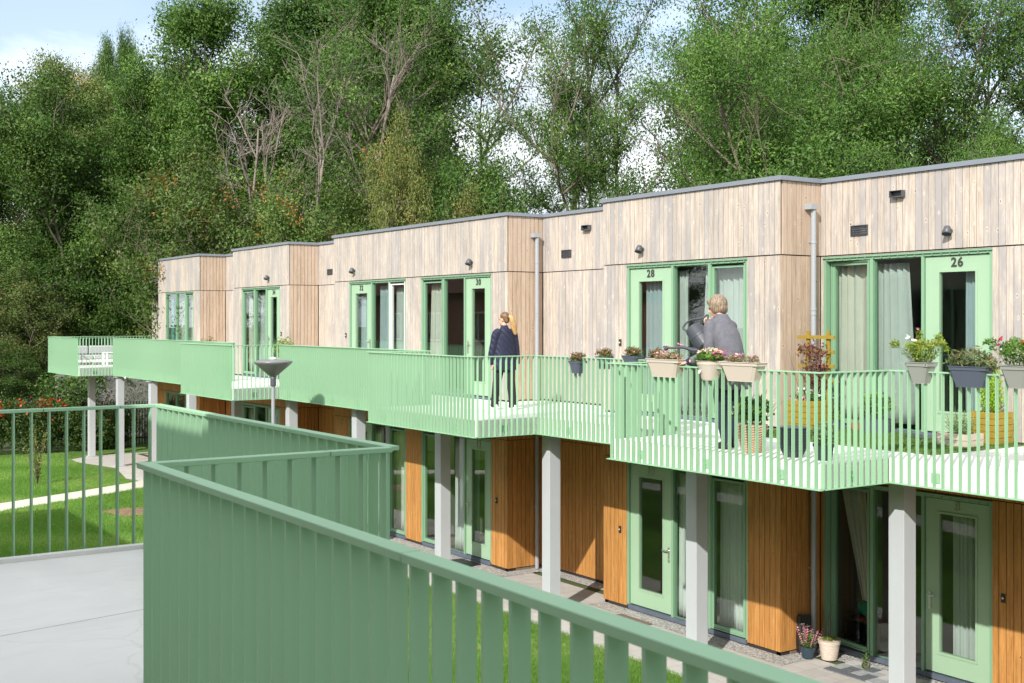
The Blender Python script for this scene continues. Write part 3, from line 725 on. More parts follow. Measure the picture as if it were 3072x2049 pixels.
# ---- railings
def railing(name, lab, runs, parent_loc, z0=RB, z1=RT, sp=0.108, group='green steel railings of the gallery', joints=2.6, brackets=True, w=0.05, t=0.009, phase=0.5, jl=None, gap=0.004, rt=0.017):
    """runs: list of ((x0,y0),(x1,y1)) axis aligned. blades stand square to the run"""
    root = thing(name, lab, 'railing', (parent_loc[0], parent_loc[1], 0), 0, group)
    hr = MB(); br = MB(); hw = w/2+0.004
    blades = {}
    for ri, ((x0,y0),(x1,y1)) in enumerate(runs):
        alongY = abs(x0-x1) < 1e-6
        a, b = (min(y0,y1), max(y0,y1)) if alongY else (min(x0,x1), max(x0,x1))
        e = hw if alongY else -hw     # A-runs own the corners
        n = max(1, round((b-a)/joints)); cuts = [a+(b-a)*k/n for k in range(1, n)]
        if jl and jl[ri]: cuts = sorted(jl[ri])
        cuts = [None]+cuts+[None]
        for c0_, c1_ in zip(cuts[:-1], cuts[1:]):
            s0 = a-e if c0_ is None else c0_+gap/2; s1 = b+e if c1_ is None else c1_-gap/2
            if alongY:
                hr.cbox(x0-hw, x0+hw, s0, s1, z1-rt, z1, 0.002); br.box(x0-hw, x0+0.044, s0, s1, z0, z0+0.01)
            else:
                hr.cbox(s0, s1, y0-hw, y0+hw, z1-rt, z1, 0.002); br.box(s0, s1, y0-hw, y0+0.044, z0, z0+0.01)
        m = int(round((b-a)/sp)); 
        for k in range(m):
            c = a+(b-a)*(k+phase)/m
            key = alongY
            if key not in blades:
                mb = MB()
                if alongY: mb.box(-w/2, w/2, -t/2, t/2, z0+0.01, z1-rt)
                else: mb.box(-t/2, t/2, -w/2, w/2, z0+0.01, z1-rt)
                o = mb.build('baluster', M['green_rail'], root); blades[key] = o
            else:
                o = blades[key].copy(); C.objects.link(o)
            o.location = ((x0, c, 0) if alongY else (c, y0, 0)); o.location.x -= parent_loc[0]; o.location.y -= parent_loc[1]
            o.parent = root
        if brackets:
            q = max(1, int((b-a)/1.15)); 
            for k in range(q):
                c = a+(b-a)*(k+0.5)/q; d = ins
                bm = MB()
                if alongY:
                    bm.box(x0+w/2+0.0005, x0+d-0.001, c-0.05, c-0.044, z0+0.06, z0+0.17); bm.box(x0+w/2+0.0005, x0+d-0.001, c+0.044, c+0.05, z0+0.06, z0+0.17); bm.box(x0+d-0.012, x0+d-0.0015, c-0.0435, c+0.0435, z0+0.06, z0+0.17)
                    bm.tube([(x0+d-0.012,c,z0+0.115),(x0+d-0.024,c,z0+0.115)], 0.014, 6)
                else:
                    bm.box(c-0.05, c-0.044, y0+w/2+0.0005, y0+d-0.001, z0+0.06, z0+0.17); bm.box(c+0.044, c+0.05, y0+w/2+0.0005, y0+d-0.001, z0+0.06, z0+0.17); bm.box(c-0.0435, c+0.0435, y0+d-0.012, y0+d-0.0015, z0+0.06, z0+0.17)
                    bm.tube([(c,y0+d-0.012,z0+0.115),(c,y0+d-0.024,z0+0.115)], 0.014, 6)
                P(bm, 'railing_bracket', M['green_rail'], root)
    P(hr, 'handrail', M['green_rail'], root); P(br, 'bottom_rail', M['green_rail'], root)
    return root
railing('railing', 'green railing in front of door 26 with hanging planters at the right edge', [((XD2,0.5),(XD2,8.76))], (XD2,4))
railing('railing', 'green railing of the nearest projecting bay with beige planters on it', [((XD,8.76),(XD2,8.76)),((XD,8.76),(XD,12.36)),((XD,12.36),(XC2,12.36))], (XD,8.76))
railing('railing', 'green railing of the short recess between the two nearest bays', [((XC2,12.36),(XC2,15.76))], (XC2,12.36))
railing('railing', 'green railing of the bay where the ponytailed woman walks', [((XC,15.76),(XC2,15.76)),((XC,15.76),(XC,19.35)),((XC,19.35),(XB2,19.35))], (XC,15.76))
railing('railing', 'green railing of the long recess behind the street lamp', [((XB2,19.35),(XB2,26.36))], (XB2,19.35))
railing('railing', 'green railing of the projecting bay left of the street lamp', [((XB,26.36),(XB2,26.36)),((XB,26.36),(XB,29.83)),((XB,29.83),(XA2,29.83))], (XB,26.36))
railing('railing', 'green railing of the far long recess left of the lamp bay', [((XA2,29.83),(XA2,40.88))], (XA2,29.83), sp=0.112)
railing('railing', 'green railing of the farthest bay round the corner with the lounge sofa', [((XA,40.88),(XA2,40.88)),((XA,40.88),(XA,44.92)),((XA,44.92),(14.2,44.92))], (XA,40.88))
# ---- near gallery where the photographer stands
ng = thing('near_gallery', 'grey concrete walkway in shade at the lower left, where the view is taken from', 'gallery', (1, 4, 0))
m = MB(); m.prism([(-0.6,-8),(1.36,-8),(1.36,4.70),(2.475,4.70),(2.475,7.83),(-1.2,7.83),(-1.2,4.7)], 3.04, DECK+0.082); P(m, 'deck_slab', M['cfloor'], ng)
m = MB(); m.box(-1.2,2.475,7.76,7.829,DECK+0.0825,DECK+0.108); m.box(2.405,2.474,4.75,7.7595,DECK+0.0825,DECK+0.108); P(m, 'edge_kerb', M['cfloor'], ng)
m = MB(); q0 = Vector((1.084,5.962)); q1 = Vector((2.056,6.152)); dq = (q1-q0).normalized(); nq = Vector((-dq.y,dq.x))*0.0016
m.prism([tuple(q0-nq),tuple(q1-nq),tuple(q1+nq),tuple(q0+nq)], DECK+0.0823, DECK+0.0832); P(m, 'floor_joint', simple('joint_grey', (0.30,0.31,0.32), 0.9), ng)  # thin darker grey strip along the floor seam
for y in (-3.5,0.0,3.5,7.0):
    c = MB(); c.cbox(0.9,1.12,y,y+0.22,0.0,3.04,0.004); P(c,'column',M['column'],ng)
fgr = railing('railing', 'dark green railing across the lower foreground, in shade', [((1.442,-4.0),(1.442,4.635)),((1.442,4.635),(2.533,4.635))], (1.442,4.635), sp=0.107, group='green railings of the near gallery', brackets=False, joints=1.62, jl=[[-2.29,-0.7,0.90,2.49,4.08],[2.21]], gap=0.006, rt=0.022)
fgr.rotation_euler = (0, 0, math.radians(-0.9))
railing('railing', 'green railing beyond the grey floor, open bars over the lawn, one side half sunlit', [((2.533,4.635+0.03),(2.533,7.89)),((-1.2,7.89),(2.533,7.89))], (2.533,7.89), sp=0.107, group='green railings of the near gallery', brackets=False, joints=1.6, jl=[[5.763,7.324],[0.2,1.80,2.28]], gap=0.005, rt=0.020)
# building behind the photographer (casts the shade over the foreground)
nb = thing('near_building', 'larch-clad building beside the shaded walkway, just outside the picture to the left', 'building', (-3, 10, 0))
def boards_plus(mb, X, ya, yb, z0, z1, holes=()):
    boards_A(mb, X, ya, yb, z0, z1, holes, sgn=1)
NX, NX2, NYC, NYE = -0.45, -1.08, 4.74, 26.5
hl = [(7.0,9.8,DECK+0.05,5.8),(13.0,15.8,DECK+0.05,5.8),(19.5,22.3,DECK+0.05,5.8)]
hl2 = [(a,b,0.1,2.53) for a,b,_,_ in hl]
m = MB(); boards_plus(m, NX, -8, NYC, DECK, ZR); boards_plus(m, NX2, NYC, NYE, DECK, ZR, hl); boards_B(m, NYC, NX2, NX, DECK, ZR, sgn=1); boards_B(m, NYE, -9, NX2, 0.05, ZR, sgn=1); P(m, 'cladding', M['wood_up'], nb)
m = MB(); boards_plus(m, NX, -8, NYC, 0.05, 3.03); boards_plus(m, NX2, NYC, NYE, 0.05, 3.03, hl2); P(m, 'ground_floor_cladding', M['wood_low'], nb)
m = MB(); m.box(-9, NX-0.03, -8, NYC-0.03, 0, ZR)
P(m, 'wall_core', M['gap'], nb)
m = MB(); m.box(-9, NX2-0.12, NYC-0.03, NYE-0.03, 0.001, ZR-0.001); P(m, 'wall_core', M['gap'], nb)
m = MB(); m.box(-9, NX+0.05, -8, NYC+0.05, ZR+0.002, ZR+0.08); m.box(-9, NX2+0.05, NYC+0.0505, NYE+0.05, ZR+0.002, ZR+0.08); P(m, 'roof_coping', M['coping'], nb)
for (a, b, z0, z1) in hl+hl2:
    m = MB(); rectframe(m, NX2-0.1, NX2-0.005, a, b, z0, z1, 0.06)
    for q in (0.36, 0.68): m.box(NX2-0.1, NX2-0.006, a+(b-a)*q-0.03, a+(b-a)*q+0.03, z0+0.06, z1-0.06)
    f_ = P(m, 'window_frame', M['green'], nb); m = MB(); m.box(NX2-0.06, NX2-0.055, a+0.06, b-0.06, z0+0.06, z1-0.06); P(m, 'window_pane', M['glass'], f_)
#PART2
# ================================================================ vegetation
NR = np.random.default_rng(11)
def unitv(a): return a/np.maximum(np.linalg.norm(a, axis=1, keepdims=True), 1e-9)
def leaves(centers, size, aspect=0.5, up=0.5, outward=None, jit=1.0):
    """rhombus leaves at the given centres, (4N,3)"""
    n = len(centers); d = NR.normal(size=(n,3)); d[:,2] -= 0.35; d = unitv(d)
    nn = NR.normal(size=(n,3))*jit; nn[:,2] += up*2*jit
    if outward is not None: nn += outward
    nn = unitv(nn); w = unitv(np.cross(nn, d)); sz = size*NR.uniform(0.65, 1.3, (n,1))
    u = d*sz*0.5; v = w*sz*0.5*aspect; V = np.empty((n,4,3))
    V[:,0] = centers-u; V[:,1] = centers+v-u*0.1; V[:,2] = centers+u; V[:,3] = centers-v-u*0.1
    return V.reshape(-1,3)
def pathpts(p, d, ln, n, rnd, curve=0.0, wob=0.12):
    pts = [Vector(p)]; d = Vector(d).normalized()
    for i in range(n):
        d = (d+Vector((rnd.gauss(0,wob), rnd.gauss(0,wob), rnd.gauss(0,wob*0.6)+curve/n))).normalized()
        pts.append(pts[-1]+d*(ln/n))
    return pts
def make_tree(name, label, cat, seed, H, rad, base, leaders=1, nl=24, ns=7, ncl=4, per=26, lsz=0.2, asp=0.5, sig=0.42, leafm=None, barkm=None, lean=0.10,
              bare=False, tr=0.22, hc=0.45, trunkf=0.9, group=None, droop=0.0):
    rnd = random.Random(seed); root = thing(name, label, cat, group=group)
    mb = MB(); cl = []; cn = []
    for li in range(leaders):
        a0 = 2*math.pi*li/leaders+rnd.uniform(-0.5,0.5); ln_ = lean if leaders == 1 else lean*rnd.uniform(0.8,1.5)
        d0 = Vector((math.cos(a0)*ln_, math.sin(a0)*ln_, 1))
        hh = H*trunkf*(1 if li == 0 else rnd.uniform(0.75,1.0))
        tp = pathpts((math.cos(a0)*0.12*(leaders>1), math.sin(a0)*0.12*(leaders>1), -0.1), d0, hh, 11, rnd, 0.12, 0.07)
        trr = tr*(1 if leaders == 1 else 0.72); rr = [trr*(1-0.9*i/11)+0.015 for i in range(12)]; rr[0] *= 1.3
        mb.tube(tp, rr, 8)
        k = nl//leaders
        for i in range(k):
            h = base+(0.97*H*trunkf-base)*(i+rnd.random()*0.8)/k; t = min(h/hh, 0.999)*11; j = int(t); 
            if j >= 11: continue
            p = tp[j].lerp(tp[j+1], t-j); f = (h-base)/(H-base); prof = math.sqrt(max(0.03, 1-((f-hc)/(1-hc if f > hc else hc+0.18))**2))
            az = i*2.4+rnd.uniform(-0.4,0.4)+li*1.3; el = (0.65 if bare else 0.25)+0.9*f+rnd.uniform(-0.15,0.2)-droop
            L_ = rad*prof*rnd.uniform(0.75,1.12)
            lp = pathpts(p, (math.cos(az)*math.cos(el), math.sin(az)*math.cos(el), math.sin(el)), L_, 5, rnd, 0.28-droop, 0.14)
            r0 = max(0.018, trr*0.42*(1-0.6*f)*prof+0.01); mb.tube(lp, [r0*(1-0.8*q/5) for q in range(6)], 5, cap=False)
            for sidx in range(ns):
                tt = 0.22+0.78*(sidx+rnd.random())/ns; q = min(4, int(tt*5)); sp = lp[q].lerp(lp[q+1], tt*5-q) if tt < 1 else lp[5]
                dd = (lp[q+1]-lp[q]).normalized(); sd_ = (dd*0.7+Vector((rnd.gauss(0,0.6), rnd.gauss(0,0.6), rnd.gauss(0.12,0.45)))).normalized()
                sl_ = L_*rnd.uniform(0.22,0.42)+0.25
                s2 = pathpts(sp, sd_, sl_, 3, rnd, 0.1, 0.2)
                mb.tube(s2, [r0*0.36, r0*0.28, r0*0.18, 0.005], 4 if not bare else 3, cap=False)
                if bare:
                    for z in range(4):
                        b0 = s2[rnd.randint(0,2)]; s3 = pathpts(b0, (s2[3]-s2[0]).normalized()*0.8+Vector((rnd.gauss(0,0.5), rnd.gauss(0,0.5), rnd.gauss(0.35,0.4))), sl_*rnd.uniform(0.4,0.8), 3, rnd, 0.1, 0.15)
                        mb.tube(s3, [0.011, 0.009, 0.007, 0.003], 3, cap=False)
                        for z2 in range(1):
                            s4 = pathpts(s3[1+z2], (s3[3]-s3[0]).normalized()+Vector((rnd.gauss(0,0.5), rnd.gauss(0,0.5), rnd.gauss(0.2,0.4))), sl_*0.35, 2, rnd, 0, 0.15)
                            mb.tube(s4, [0.007,0.005,0.003], 3, cap=False)
                else:
                    for c in range(ncl):
                        w = (c+0.6)/ncl*3; jj = min(2, int(w)); cl.append(s2[jj].lerp(s2[jj+1], w-jj))
    mb.build('trunk', barkm or M['bark'], root, smooth=True)
    if not bare:
        c = np.array([tuple(v) for v in cl]); n = len(c)
        tone = NR.beta(2.2, 2.6, n)*0.92+0.0; hot = NR.random(n) < 0.035; tone[hot] = 1.0
        q1 = np.sin(c[:,0]*1.55+seed)*np.sin(c[:,1]*1.45+1.7*seed)+np.sin(c[:,2]*1.7+c[:,0]*0.8+seed*0.6)*0.75+NR.normal(size=n)*0.22
        keep = q1 > -0.5; tone = np.clip(tone+0.10*q1, 0, 1); c = c[keep]; tone = tone[keep]; n = len(c)
        cnt = int(per*1.45); off = NR.normal(size=(n*cnt,3))*np.array([sig,sig,sig*0.62])
        cc_ = np.repeat(c, cnt, axis=0)+off
        ax = np.array([[0,0,(base+H)*0.45]]); ow = unitv(cc_-ax)*0.9+unitv(off)*1.7+np.repeat(NR.normal(size=(n,3))*0.6, cnt, axis=0)
        V = leaves(cc_, lsz, asp, 0.45, ow, 0.62)
        tn = np.clip(np.repeat(tone, cnt)+NR.normal(size=n*cnt)*0.05, 0, 1)
        np_mesh('crown', V, 4, leafm, tn, root)
    return root
def copy_tree(root, loc, rz, sc, label, mat=None, szc=None):
    t = root.copy(); C.objects.link(t); t.location = loc; t.rotation_euler = (0,0,rz); t.scale = (sc, sc, szc or sc); t['label'] = label
    for ch in root.children:
        k = ch.copy(); C.objects.link(k); k.parent = t
        if mat is not None and ch.name.startswith('crown'):
            k.material_slots[0].link = 'OBJECT'; k.material_slots[0].material = mat
    return t
TG = 'trees behind the building'
PT = {}
PT['ash'] = make_tree('ash_tree', '', 'tree', 3, 17, 4.0, 8.0, leaders=3, nl=34, ns=9, ncl=4, per=26, lsz=0.125, asp=0.42, sig=0.30, leafm=M['leaf_a'], lean=0.20, hc=0.65, group=TG)
PT['ash2'] = make_tree('ash_tree', '', 'tree', 8, 17, 3.5, 9.0, leaders=2, nl=26, ns=8, ncl=4, per=26, lsz=0.125, asp=0.42, sig=0.28, leafm=M['leaf_a'], lean=0.24, hc=0.65, group=TG)
PT['dense'] = make_tree('broadleaf_tree', '', 'tree', 5, 18, 4.8, 2.2, leaders=1, nl=56, ns=10, ncl=4, per=66, lsz=0.135, asp=0.55, sig=0.40, leafm=M['leaf_b'], group=TG, hc=0.45, trunkf=0.93)
PT['dense2'] = make_tree('broadleaf_tree', '', 'tree', 15, 18, 4.4, 1.6, leaders=2, nl=56, ns=10, ncl=4, per=64, lsz=0.135, asp=0.55, sig=0.38, leafm=M['leaf_b'], group=TG, hc=0.4, lean=0.08, trunkf=0.93)
PT['willow'] = make_tree('broadleaf_tree', '', 'tree', 21, 15, 4.6, 4.0, leaders=2, nl=46, ns=10, ncl=4, per=52, lsz=0.12, asp=0.34, sig=0.33, leafm=M['leaf_d'], group=TG, hc=0.4, lean=0.14)
PT['small'] = make_tree('small_tree', '', 'tree', 31, 10, 3.4, 1.5, leaders=2, nl=36, ns=9, ncl=4, per=34, lsz=0.12, asp=0.5, sig=0.30, leafm=M['leaf_e'], group=TG, hc=0.45, lean=0.14, tr=0.15)
PT['dead'] = make_tree('bare_tree', '', 'tree', 43, 14, 3.0, 3.5, leaders=2, nl=18, ns=6, leafm=None, barkm=M['bark_pale'], bare=True, lean=0.12, hc=0.6, tr=0.17, group=TG, trunkf=0.85)
BH = {}
for k_, r_ in PT.items():
    me_ = [c for c in r_.children if c.name.startswith('trunk' if k_ == 'dead' else 'crown')][0].data
    z_ = np.empty(len(me_.vertices)*3, dtype=np.float32); me_.vertices.foreach_get('co', z_); BH[k_] = float(np.percentile(z_.reshape(-1,3)[:,2], 99.3))
used = set()
def tr_(kind, D, dep, topD, rz, label, mat=None, rs=1.0, base_h=None):
    x, y = at(D*3072/2351, dep); h = (739-topD)*dep/2740+EYE; sc = h/BH[kind]
    if kind not in used:
        used.add(kind); t = PT[kind]; t.location = (x,y,0); t.rotation_euler = (0,0,rz); t.scale = (sc*rs,sc*rs,sc); t['label'] = label
        if mat:
            for ch in t.children:
                if ch.name.startswith('crown'): ch.material_slots[0].link = 'OBJECT'; ch.material_slots[0].material = mat
        return t
    return copy_tree(PT[kind], (x,y,0), rz, sc*rs, label, mat, sc)
# far left to right; D is the photograph's horizontal position, dep the distance
tr_('dense', -50, 58, 235, 0.3, 'grey-green tree cut by the left edge of the picture', M['leaf_a'])
tr_('dense2', 30, 66, 215, 1.2, 'blue-green tree near the left edge, behind the olive one', M['leaf_b'], 1.0)
tr_('dense', 145, 62, 168, 2.0, 'round olive-brown topped tree at the far left', M['leaf_c'], 1.0)
tr_('dense', 262, 64, 115, 0.5, 'slender spiky-topped tree standing above the olive one', M['leaf_b'], 0.34)
tr_('dense2', 320, 66, 92, 2.5, 'second spiky tree top against the blue sky', M['leaf_b'], 0.26)
tr_('dense2', 290, 58, 165, 0.4, 'dense green tree above the far bay of the gallery', M['leaf_a'], 1.0)
tr_('dense', 400, 55, 145, 4.1, 'tall green tree rising just right of the blue sky', M['leaf_a'], 0.85)
tr_('dense2', 655, 52, -5, 2.9, 'tall dark green tree left of the bare trees', M['leaf_a'], 0.95)
tr_('dense', 760, 57, -60, 5.2, 'tall dark tree behind the bare branches', M['leaf_b'], 1.0)
tr_('dense2', 830, 55, -70, 1.7, 'very tall leafy tree right of the bare branches', M['leaf_b'], 1.05)
tr_('dense', 905, 51, -50, 0.9, 'tall green tree with a trunk showing above roof of door 30', M['leaf_a'], 0.9)
tr_('ash', 965, 46, -30, 2.2, 'tall ash on the left side of the sky gap', M['leaf_b'], 0.95)
tr_('dead', 735, 42, 60, 0.4, 'taller bare pinkish tree with no leaves')
tr_('dead', 610, 45, 175, 2.4, 'shorter bare grey tree beside the pinkish one', None, 1.0)
tr_('small', 545, 42, 330, 0.2, 'low green tree with orange berries under the bare trees', M['leaf_e'], 1.0)
tr_('small', 665, 43, 420, 2.2, 'berry tree just left of the pinkish bare trunk', M['leaf_e'], 0.9)
tr_('small', 800, 42, 320, 4.2, 'green tree with a few orange berries above door 30', M['leaf_e'], 0.9)
tr_('small', 958, 39, 285, 1.2, 'narrow ivy-covered tree with yellowing leaves', M['leaf_g'], 0.42)
tr_('small', 1010, 37, 455, 3.2, 'small yellow-green bush peeping over the roof', M['leaf_g'], 0.7)
tr_('small', 470, 45, 470, 5.0, 'scrubby low tree above the roof near door 34', M['leaf_c'], 1.0)
tr_('small', 1205, 41, 310, 0.7, 'light feathery tree low in the middle of the tree row', M['leaf_d'], 0.75)
tr_('dense', 335, 57, 165, 1.9, 'leafy tree filling the dip right of the spiky tree tops', M['leaf_a'], 0.8)
tr_('ash2', 1140, 45, 200, 5.4, 'thin ash with a leaning dark trunk in the sky gap', M['leaf_b'], 0.75)
tr_('ash2', 1385, 42, -50, 3.9, 'airy ash with open crown right of the sky gap', M['leaf_d'], 0.7)
tr_('ash', 1490, 38, -70, 1.0, 'tall ash leaning left with white sky between its trunks', M['leaf_a'], 0.8)
tr_('small', 1440, 35, 440, 2.0, 'low bush over the roof left of door 28', M['leaf_a'], 0.8)
tr_('small', 1600, 33, 410, 2.9, 'low green bush over the roof above door 28', M['leaf_a'], 0.9)
tr_('dense2', 1740, 42, -90, 4.4, 'dense dark tree right of the white cloud gap', M['leaf_a'], 0.8)
tr_('willow', 1790, 30, 190, 1.3, 'bright green bushy tree behind the roof corner by door 28', M['leaf_d'], 0.9)
tr_('willow', 1905, 29, 70, 3.1, 'bright feathery tree above the rain pipe', M['leaf_d'], 1.0)
tr_('dense', 1890, 42, -110, 2.6, 'tall dark tree behind the bright feathery one', M['leaf_a'], 0.85)
tr_('willow', 2050, 32, -20, 5.1, 'big bright tree above the roof vent', M['leaf_d'], 0.9)
tr_('ash', 2200, 31, -60, 3.6, 'open tree with dark forked limbs above door 26', M['leaf_a'], 0.75)
tr_('willow', 2215, 27, 290, 0.2, 'low bushy tree over the roof above door 26', M['leaf_d'], 0.75)
tr_('ash2', 2345, 33, -60, 0.2, 'sparse tree at the right edge of the picture', M['leaf_b'], 0.8)
tr_('small', 1950, 27, 370, 0.9, 'low leafy bush just over the roof left of the vent', M['leaf_d'], 1.0)
# left, nearer the ground
tr_('small', 20, 53, 625, 2.8, 'small tree with orange-brown leaves at the left edge', M['leaf_c'], 1.1)
tr_('dense2', 235, 60, 430, 0.8, 'dark low tree behind the end of the gallery', M['leaf_b'], 1.0)
tr_('small', 115, 56, 560, 1.8, 'shady tree between the left edge and the gallery end', M['leaf_b'], 1.3)
tr_('dense', 335, 62, 420, 3.8, 'green tree touching the left corner of the larch building', M['leaf_a'], 1.0)
tr_('small', 150, 50, 815, 4.4, 'dark bush below the far bay of the gallery', M['leaf_b'], 1.5)
tr_('small', 60, 50.5, 790, 1.4, 'second dark bush behind the hedge at the left edge', M['leaf_b'], 1.7)
# unseen trees: first row mirrored in windows, second added to block low sky light
for k, (x, y, rz, s_, l_) in enumerate([(-26,60,0.2,0.9,'oak'),(-18,72,1.4,1.0,'lime'),(-34,50,2.2,0.9,'beech'),(-12,84,3.0,1.0,'maple'),(-26,34,4.0,0.5,'hornbeam'),
        (-17,-20,1.0,0.7,'alder'),(-9,-24,2.1,0.75,'poplar'),(0,-24,3.0,0.75,'birch'),(8,-25,4.0,0.75,'elm'),(17,-24,5.0,0.75,'rowan'),(-24,-12,0.4,0.5,'cherry')]):
    copy_tree(PT['dense'], (x,y,0), rz, s_, l_+' tree outside the picture, one of those added for window reflections and to block low sky light', M['leaf_b'])

def bush(V_, tone_, c, rx, ry, rz, n, size, asp=0.5, shell=0.55):
    d = unitv(NR.normal(size=(n,3))); r = NR.uniform(0, 1, (n,1))**(shell*0.6); lum = 1+0.16*np.sin(d[:,:1]*5+c[0])*np.cos(d[:,1:2]*6+c[1])
    p = np.array(c)+d*r*lum*np.array([rx,ry,rz]); p = p[p[:,2] > 0.02] if c[2] < 3 else p
    V_.append(leaves(p, size, asp, 0.5, unitv(p-np.array(c))*0.9)); tone_.append(NR.beta(2,2.4,len(p)))
# hedge with red flowers
hd = thing('hedge', 'leafy hedge covered in red and orange berries at the end of the lawn', 'hedge', (8, 46, 0))
V_, T_ = [], []
for i in range(46):
    bush(V_, T_, (1.0+i*0.27, 46.1+R.uniform(-0.25,0.25), R.uniform(0.4,1.55)), 0.6, 0.55, 0.68, 1300, 0.10)
o = np_mesh('foliage', np.concatenate(V_), 4, leafmat('hedge_leaf', (0.04,0.08,0.02), (0.12,0.20,0.05), (0.24,0.10,0.04), trans=0.2), np.concatenate(T_)); o.parent = hd; o.matrix_parent_inverse = parent_world(hd).inverted()
M['berry'] = leafmat('red_berries', (0.36,0.03,0.012), (0.62,0.10,0.02), None, 0.15)
n = 5200; p = np.stack([NR.uniform(1.0,13.0,n)**1.0, 45.55+NR.uniform(-0.12,0.3,n), 0.9+NR.beta(4,2,n)*1.2], 1)
msk = (np.sin(p[:,0]*3.1)+np.sin(p[:,0]*7.7+p[:,2]*5)+NR.normal(size=n)*0.9 > 0.55) & (NR.random(n) < np.clip((12.6-p[:,0])/5, 0.12, 1))
p = p[msk]; o = np_mesh('berries', leaves(p, 0.085, 0.9, 0.1), 4, M['berry'], NR.random(len(p))); o.parent = hd; o.matrix_parent_inverse = parent_world(hd).inverted()
# silvery shrubs in front of the grey wall
def shrub(lab, c, r, h, n, m, size=0.06, cat='shrub', stems=9):
    t = thing('shrub', lab, cat, (c[0], c[1], 0))
    mb = MB(); P_ = []
    rnd = random.Random(int(c[0]*100))
    for i in range(stems):
        a = rnd.uniform(0, 6.28); pts = pathpts((0,0,0), (math.cos(a)*r*0.7, math.sin(a)*r*0.7, h), h*rnd.uniform(0.8,1.08), 6, rnd, 0, 0.08)
        mb.tube(pts, [0.015,0.013,0.011,0.009,0.007,0.005,0.003], 4, cap=False)
        for k in range(n//stems):
            w = rnd.uniform(0.8,6)**1.0; j = min(5, int(w)); q = pts[j].lerp(pts[j+1], w-j)
            P_.append((q.x+rnd.gauss(0,r*0.20), q.y+rnd.gauss(0,r*0.20), max(0.03, q.z+rnd.gauss(0,0.1))))
    mb.build('stems', M['bark'], t); p = np.array(P_)
    np_mesh('foliage', leaves(p, size, 0.5, 0.3), 4, m, NR.random(len(p)), t); return t
shrub('silvery shrub in front of the grey wall, between the two far columns', (13.0, 48.2), 1.0, 2.3, 3000, M['leaf_f'], 0.08)
shrub('silvery shrub right of the second far column', (14.9, 48.0), 1.1, 3.1, 4600, M['leaf_f'], 0.08)
shrub('silvery shrub left of the first far column', (11.2, 48.4), 1.2, 1.9, 2600, M['leaf_f'], 0.08)
shrub('grey-green shrub under the dark branches beside the grey wall', (9.6, 48.6), 1.2, 2.2, 3200, M['leaf_a'], 0.09)
shrub('green bush at the left behind the hedge', (6.6, 49.5), 1.6, 2.9, 5200, M['leaf_b'], 0.12)
shrub('dark bush at the far left behind the hedge', (4.2, 50.5), 1.7, 3.2, 5600, M['leaf_b'], 0.12)
shrub('dark ivy mass right of the hedge beside the black fence', (13.6, 46.9), 1.0, 1.6, 3600, M['leaf_b'], 0.09)
shrub('dark leafy branches of a low tree before the grey wall', at(215, 47), 1.5, 3.3, 5200, M['leaf_b'], 0.13)
t = shrub('young sapling with yellowing leaves standing alone on the lawn', (8.34, 37.19), 0.26, 1.75, 620, M['leaf_g'], 0.07, 'sapling', 7); t.name = 'sapling'
shrub('tuft of weeds at the foot of the glass beside door 8', (13.45, 10.95), 0.10, 0.16, 160, M['leaf_d'], 0.04, 'weed', 5).name = 'weed_tuft'

# ---- grass blades
def grass(xa, xb, ya, yb, dens, hgt, wid, excl):
    n = int((xb-xa)*(yb-ya)*dens); p = np.stack([NR.uniform(xa,xb,n), NR.uniform(ya,yb,n), np.zeros(n)], 1); p = p[excl(p)]; n = len(p)
    a = NR.uniform(0, 6.283, n); h = hgt*NR.uniform(0.5,1.25,n); V = np.empty((n,3,3)); w = wid*NR.uniform(0.7,1.3,n)
    V[:,0] = p+np.stack([np.cos(a)*w/2, np.sin(a)*w/2, 0*a],1); V[:,1] = p-np.stack([np.cos(a)*w/2, np.sin(a)*w/2, 0*a],1)
    V[:,2] = p+np.stack([NR.normal(size=n)*h*0.5, NR.normal(size=n)*h*0.5, h],1)
    return V.reshape(-1,3), np.clip(0.5+0.28*np.sin(p[:,0]*1.3+np.sin(p[:,1]*0.9)*2)+NR.normal(size=n)*0.22, 0, 1)
pc = np.array(cl)
def off_path(p):
    m = np.ones(len(p), bool)
    for i in range(len(pc)-1):
        a = pc[i]; b = pc[i+1]; d = b-a; t = np.clip(((p[:,:2]-a)@d)/(d@d), 0, 1); q = a+t[:,None]*d
        m &= np.linalg.norm(p[:,:2]-q, axis=1) > 0.57
    m &= ~((p[:,0] > 10.5) & (p[:,1] > 36.4) & (p[:,0] > 10.5+0.9*np.minimum(1, abs(p[:,1]-40)/3.5)*0+0.3) & (p[:,1] < 44))
    m &= np.hypot((p[:,0]-9.09)/0.75, (p[:,1]-30.6)/0.9) > 0.55+0.5*NR.random(len(p))
    return m
g1, t1 = grass(7.2, 11.15, 8.0, 18.5, 3200, 0.055, 0.008, off_path)
g2, t2 = grass(3.4, 11.1, 18.5, 45.4, 1500, 0.06, 0.014, off_path)
g3, t3 = grass(3.0, 7.2, 4.0, 18.5, 1100, 0.06, 0.013, off_path)
M['grass'] = leafmat('grass_blades', (0.12,0.235,0.045), (0.22,0.39,0.085), (0.34,0.38,0.15), 0.4)
o = np_mesh('grass', np.concatenate([g1,g2,g3]), 3, M['grass'], np.concatenate([t1,t2,t3])); tag(o, 'short green grass of the lawn between the two buildings', 'grass', kind='stuff')
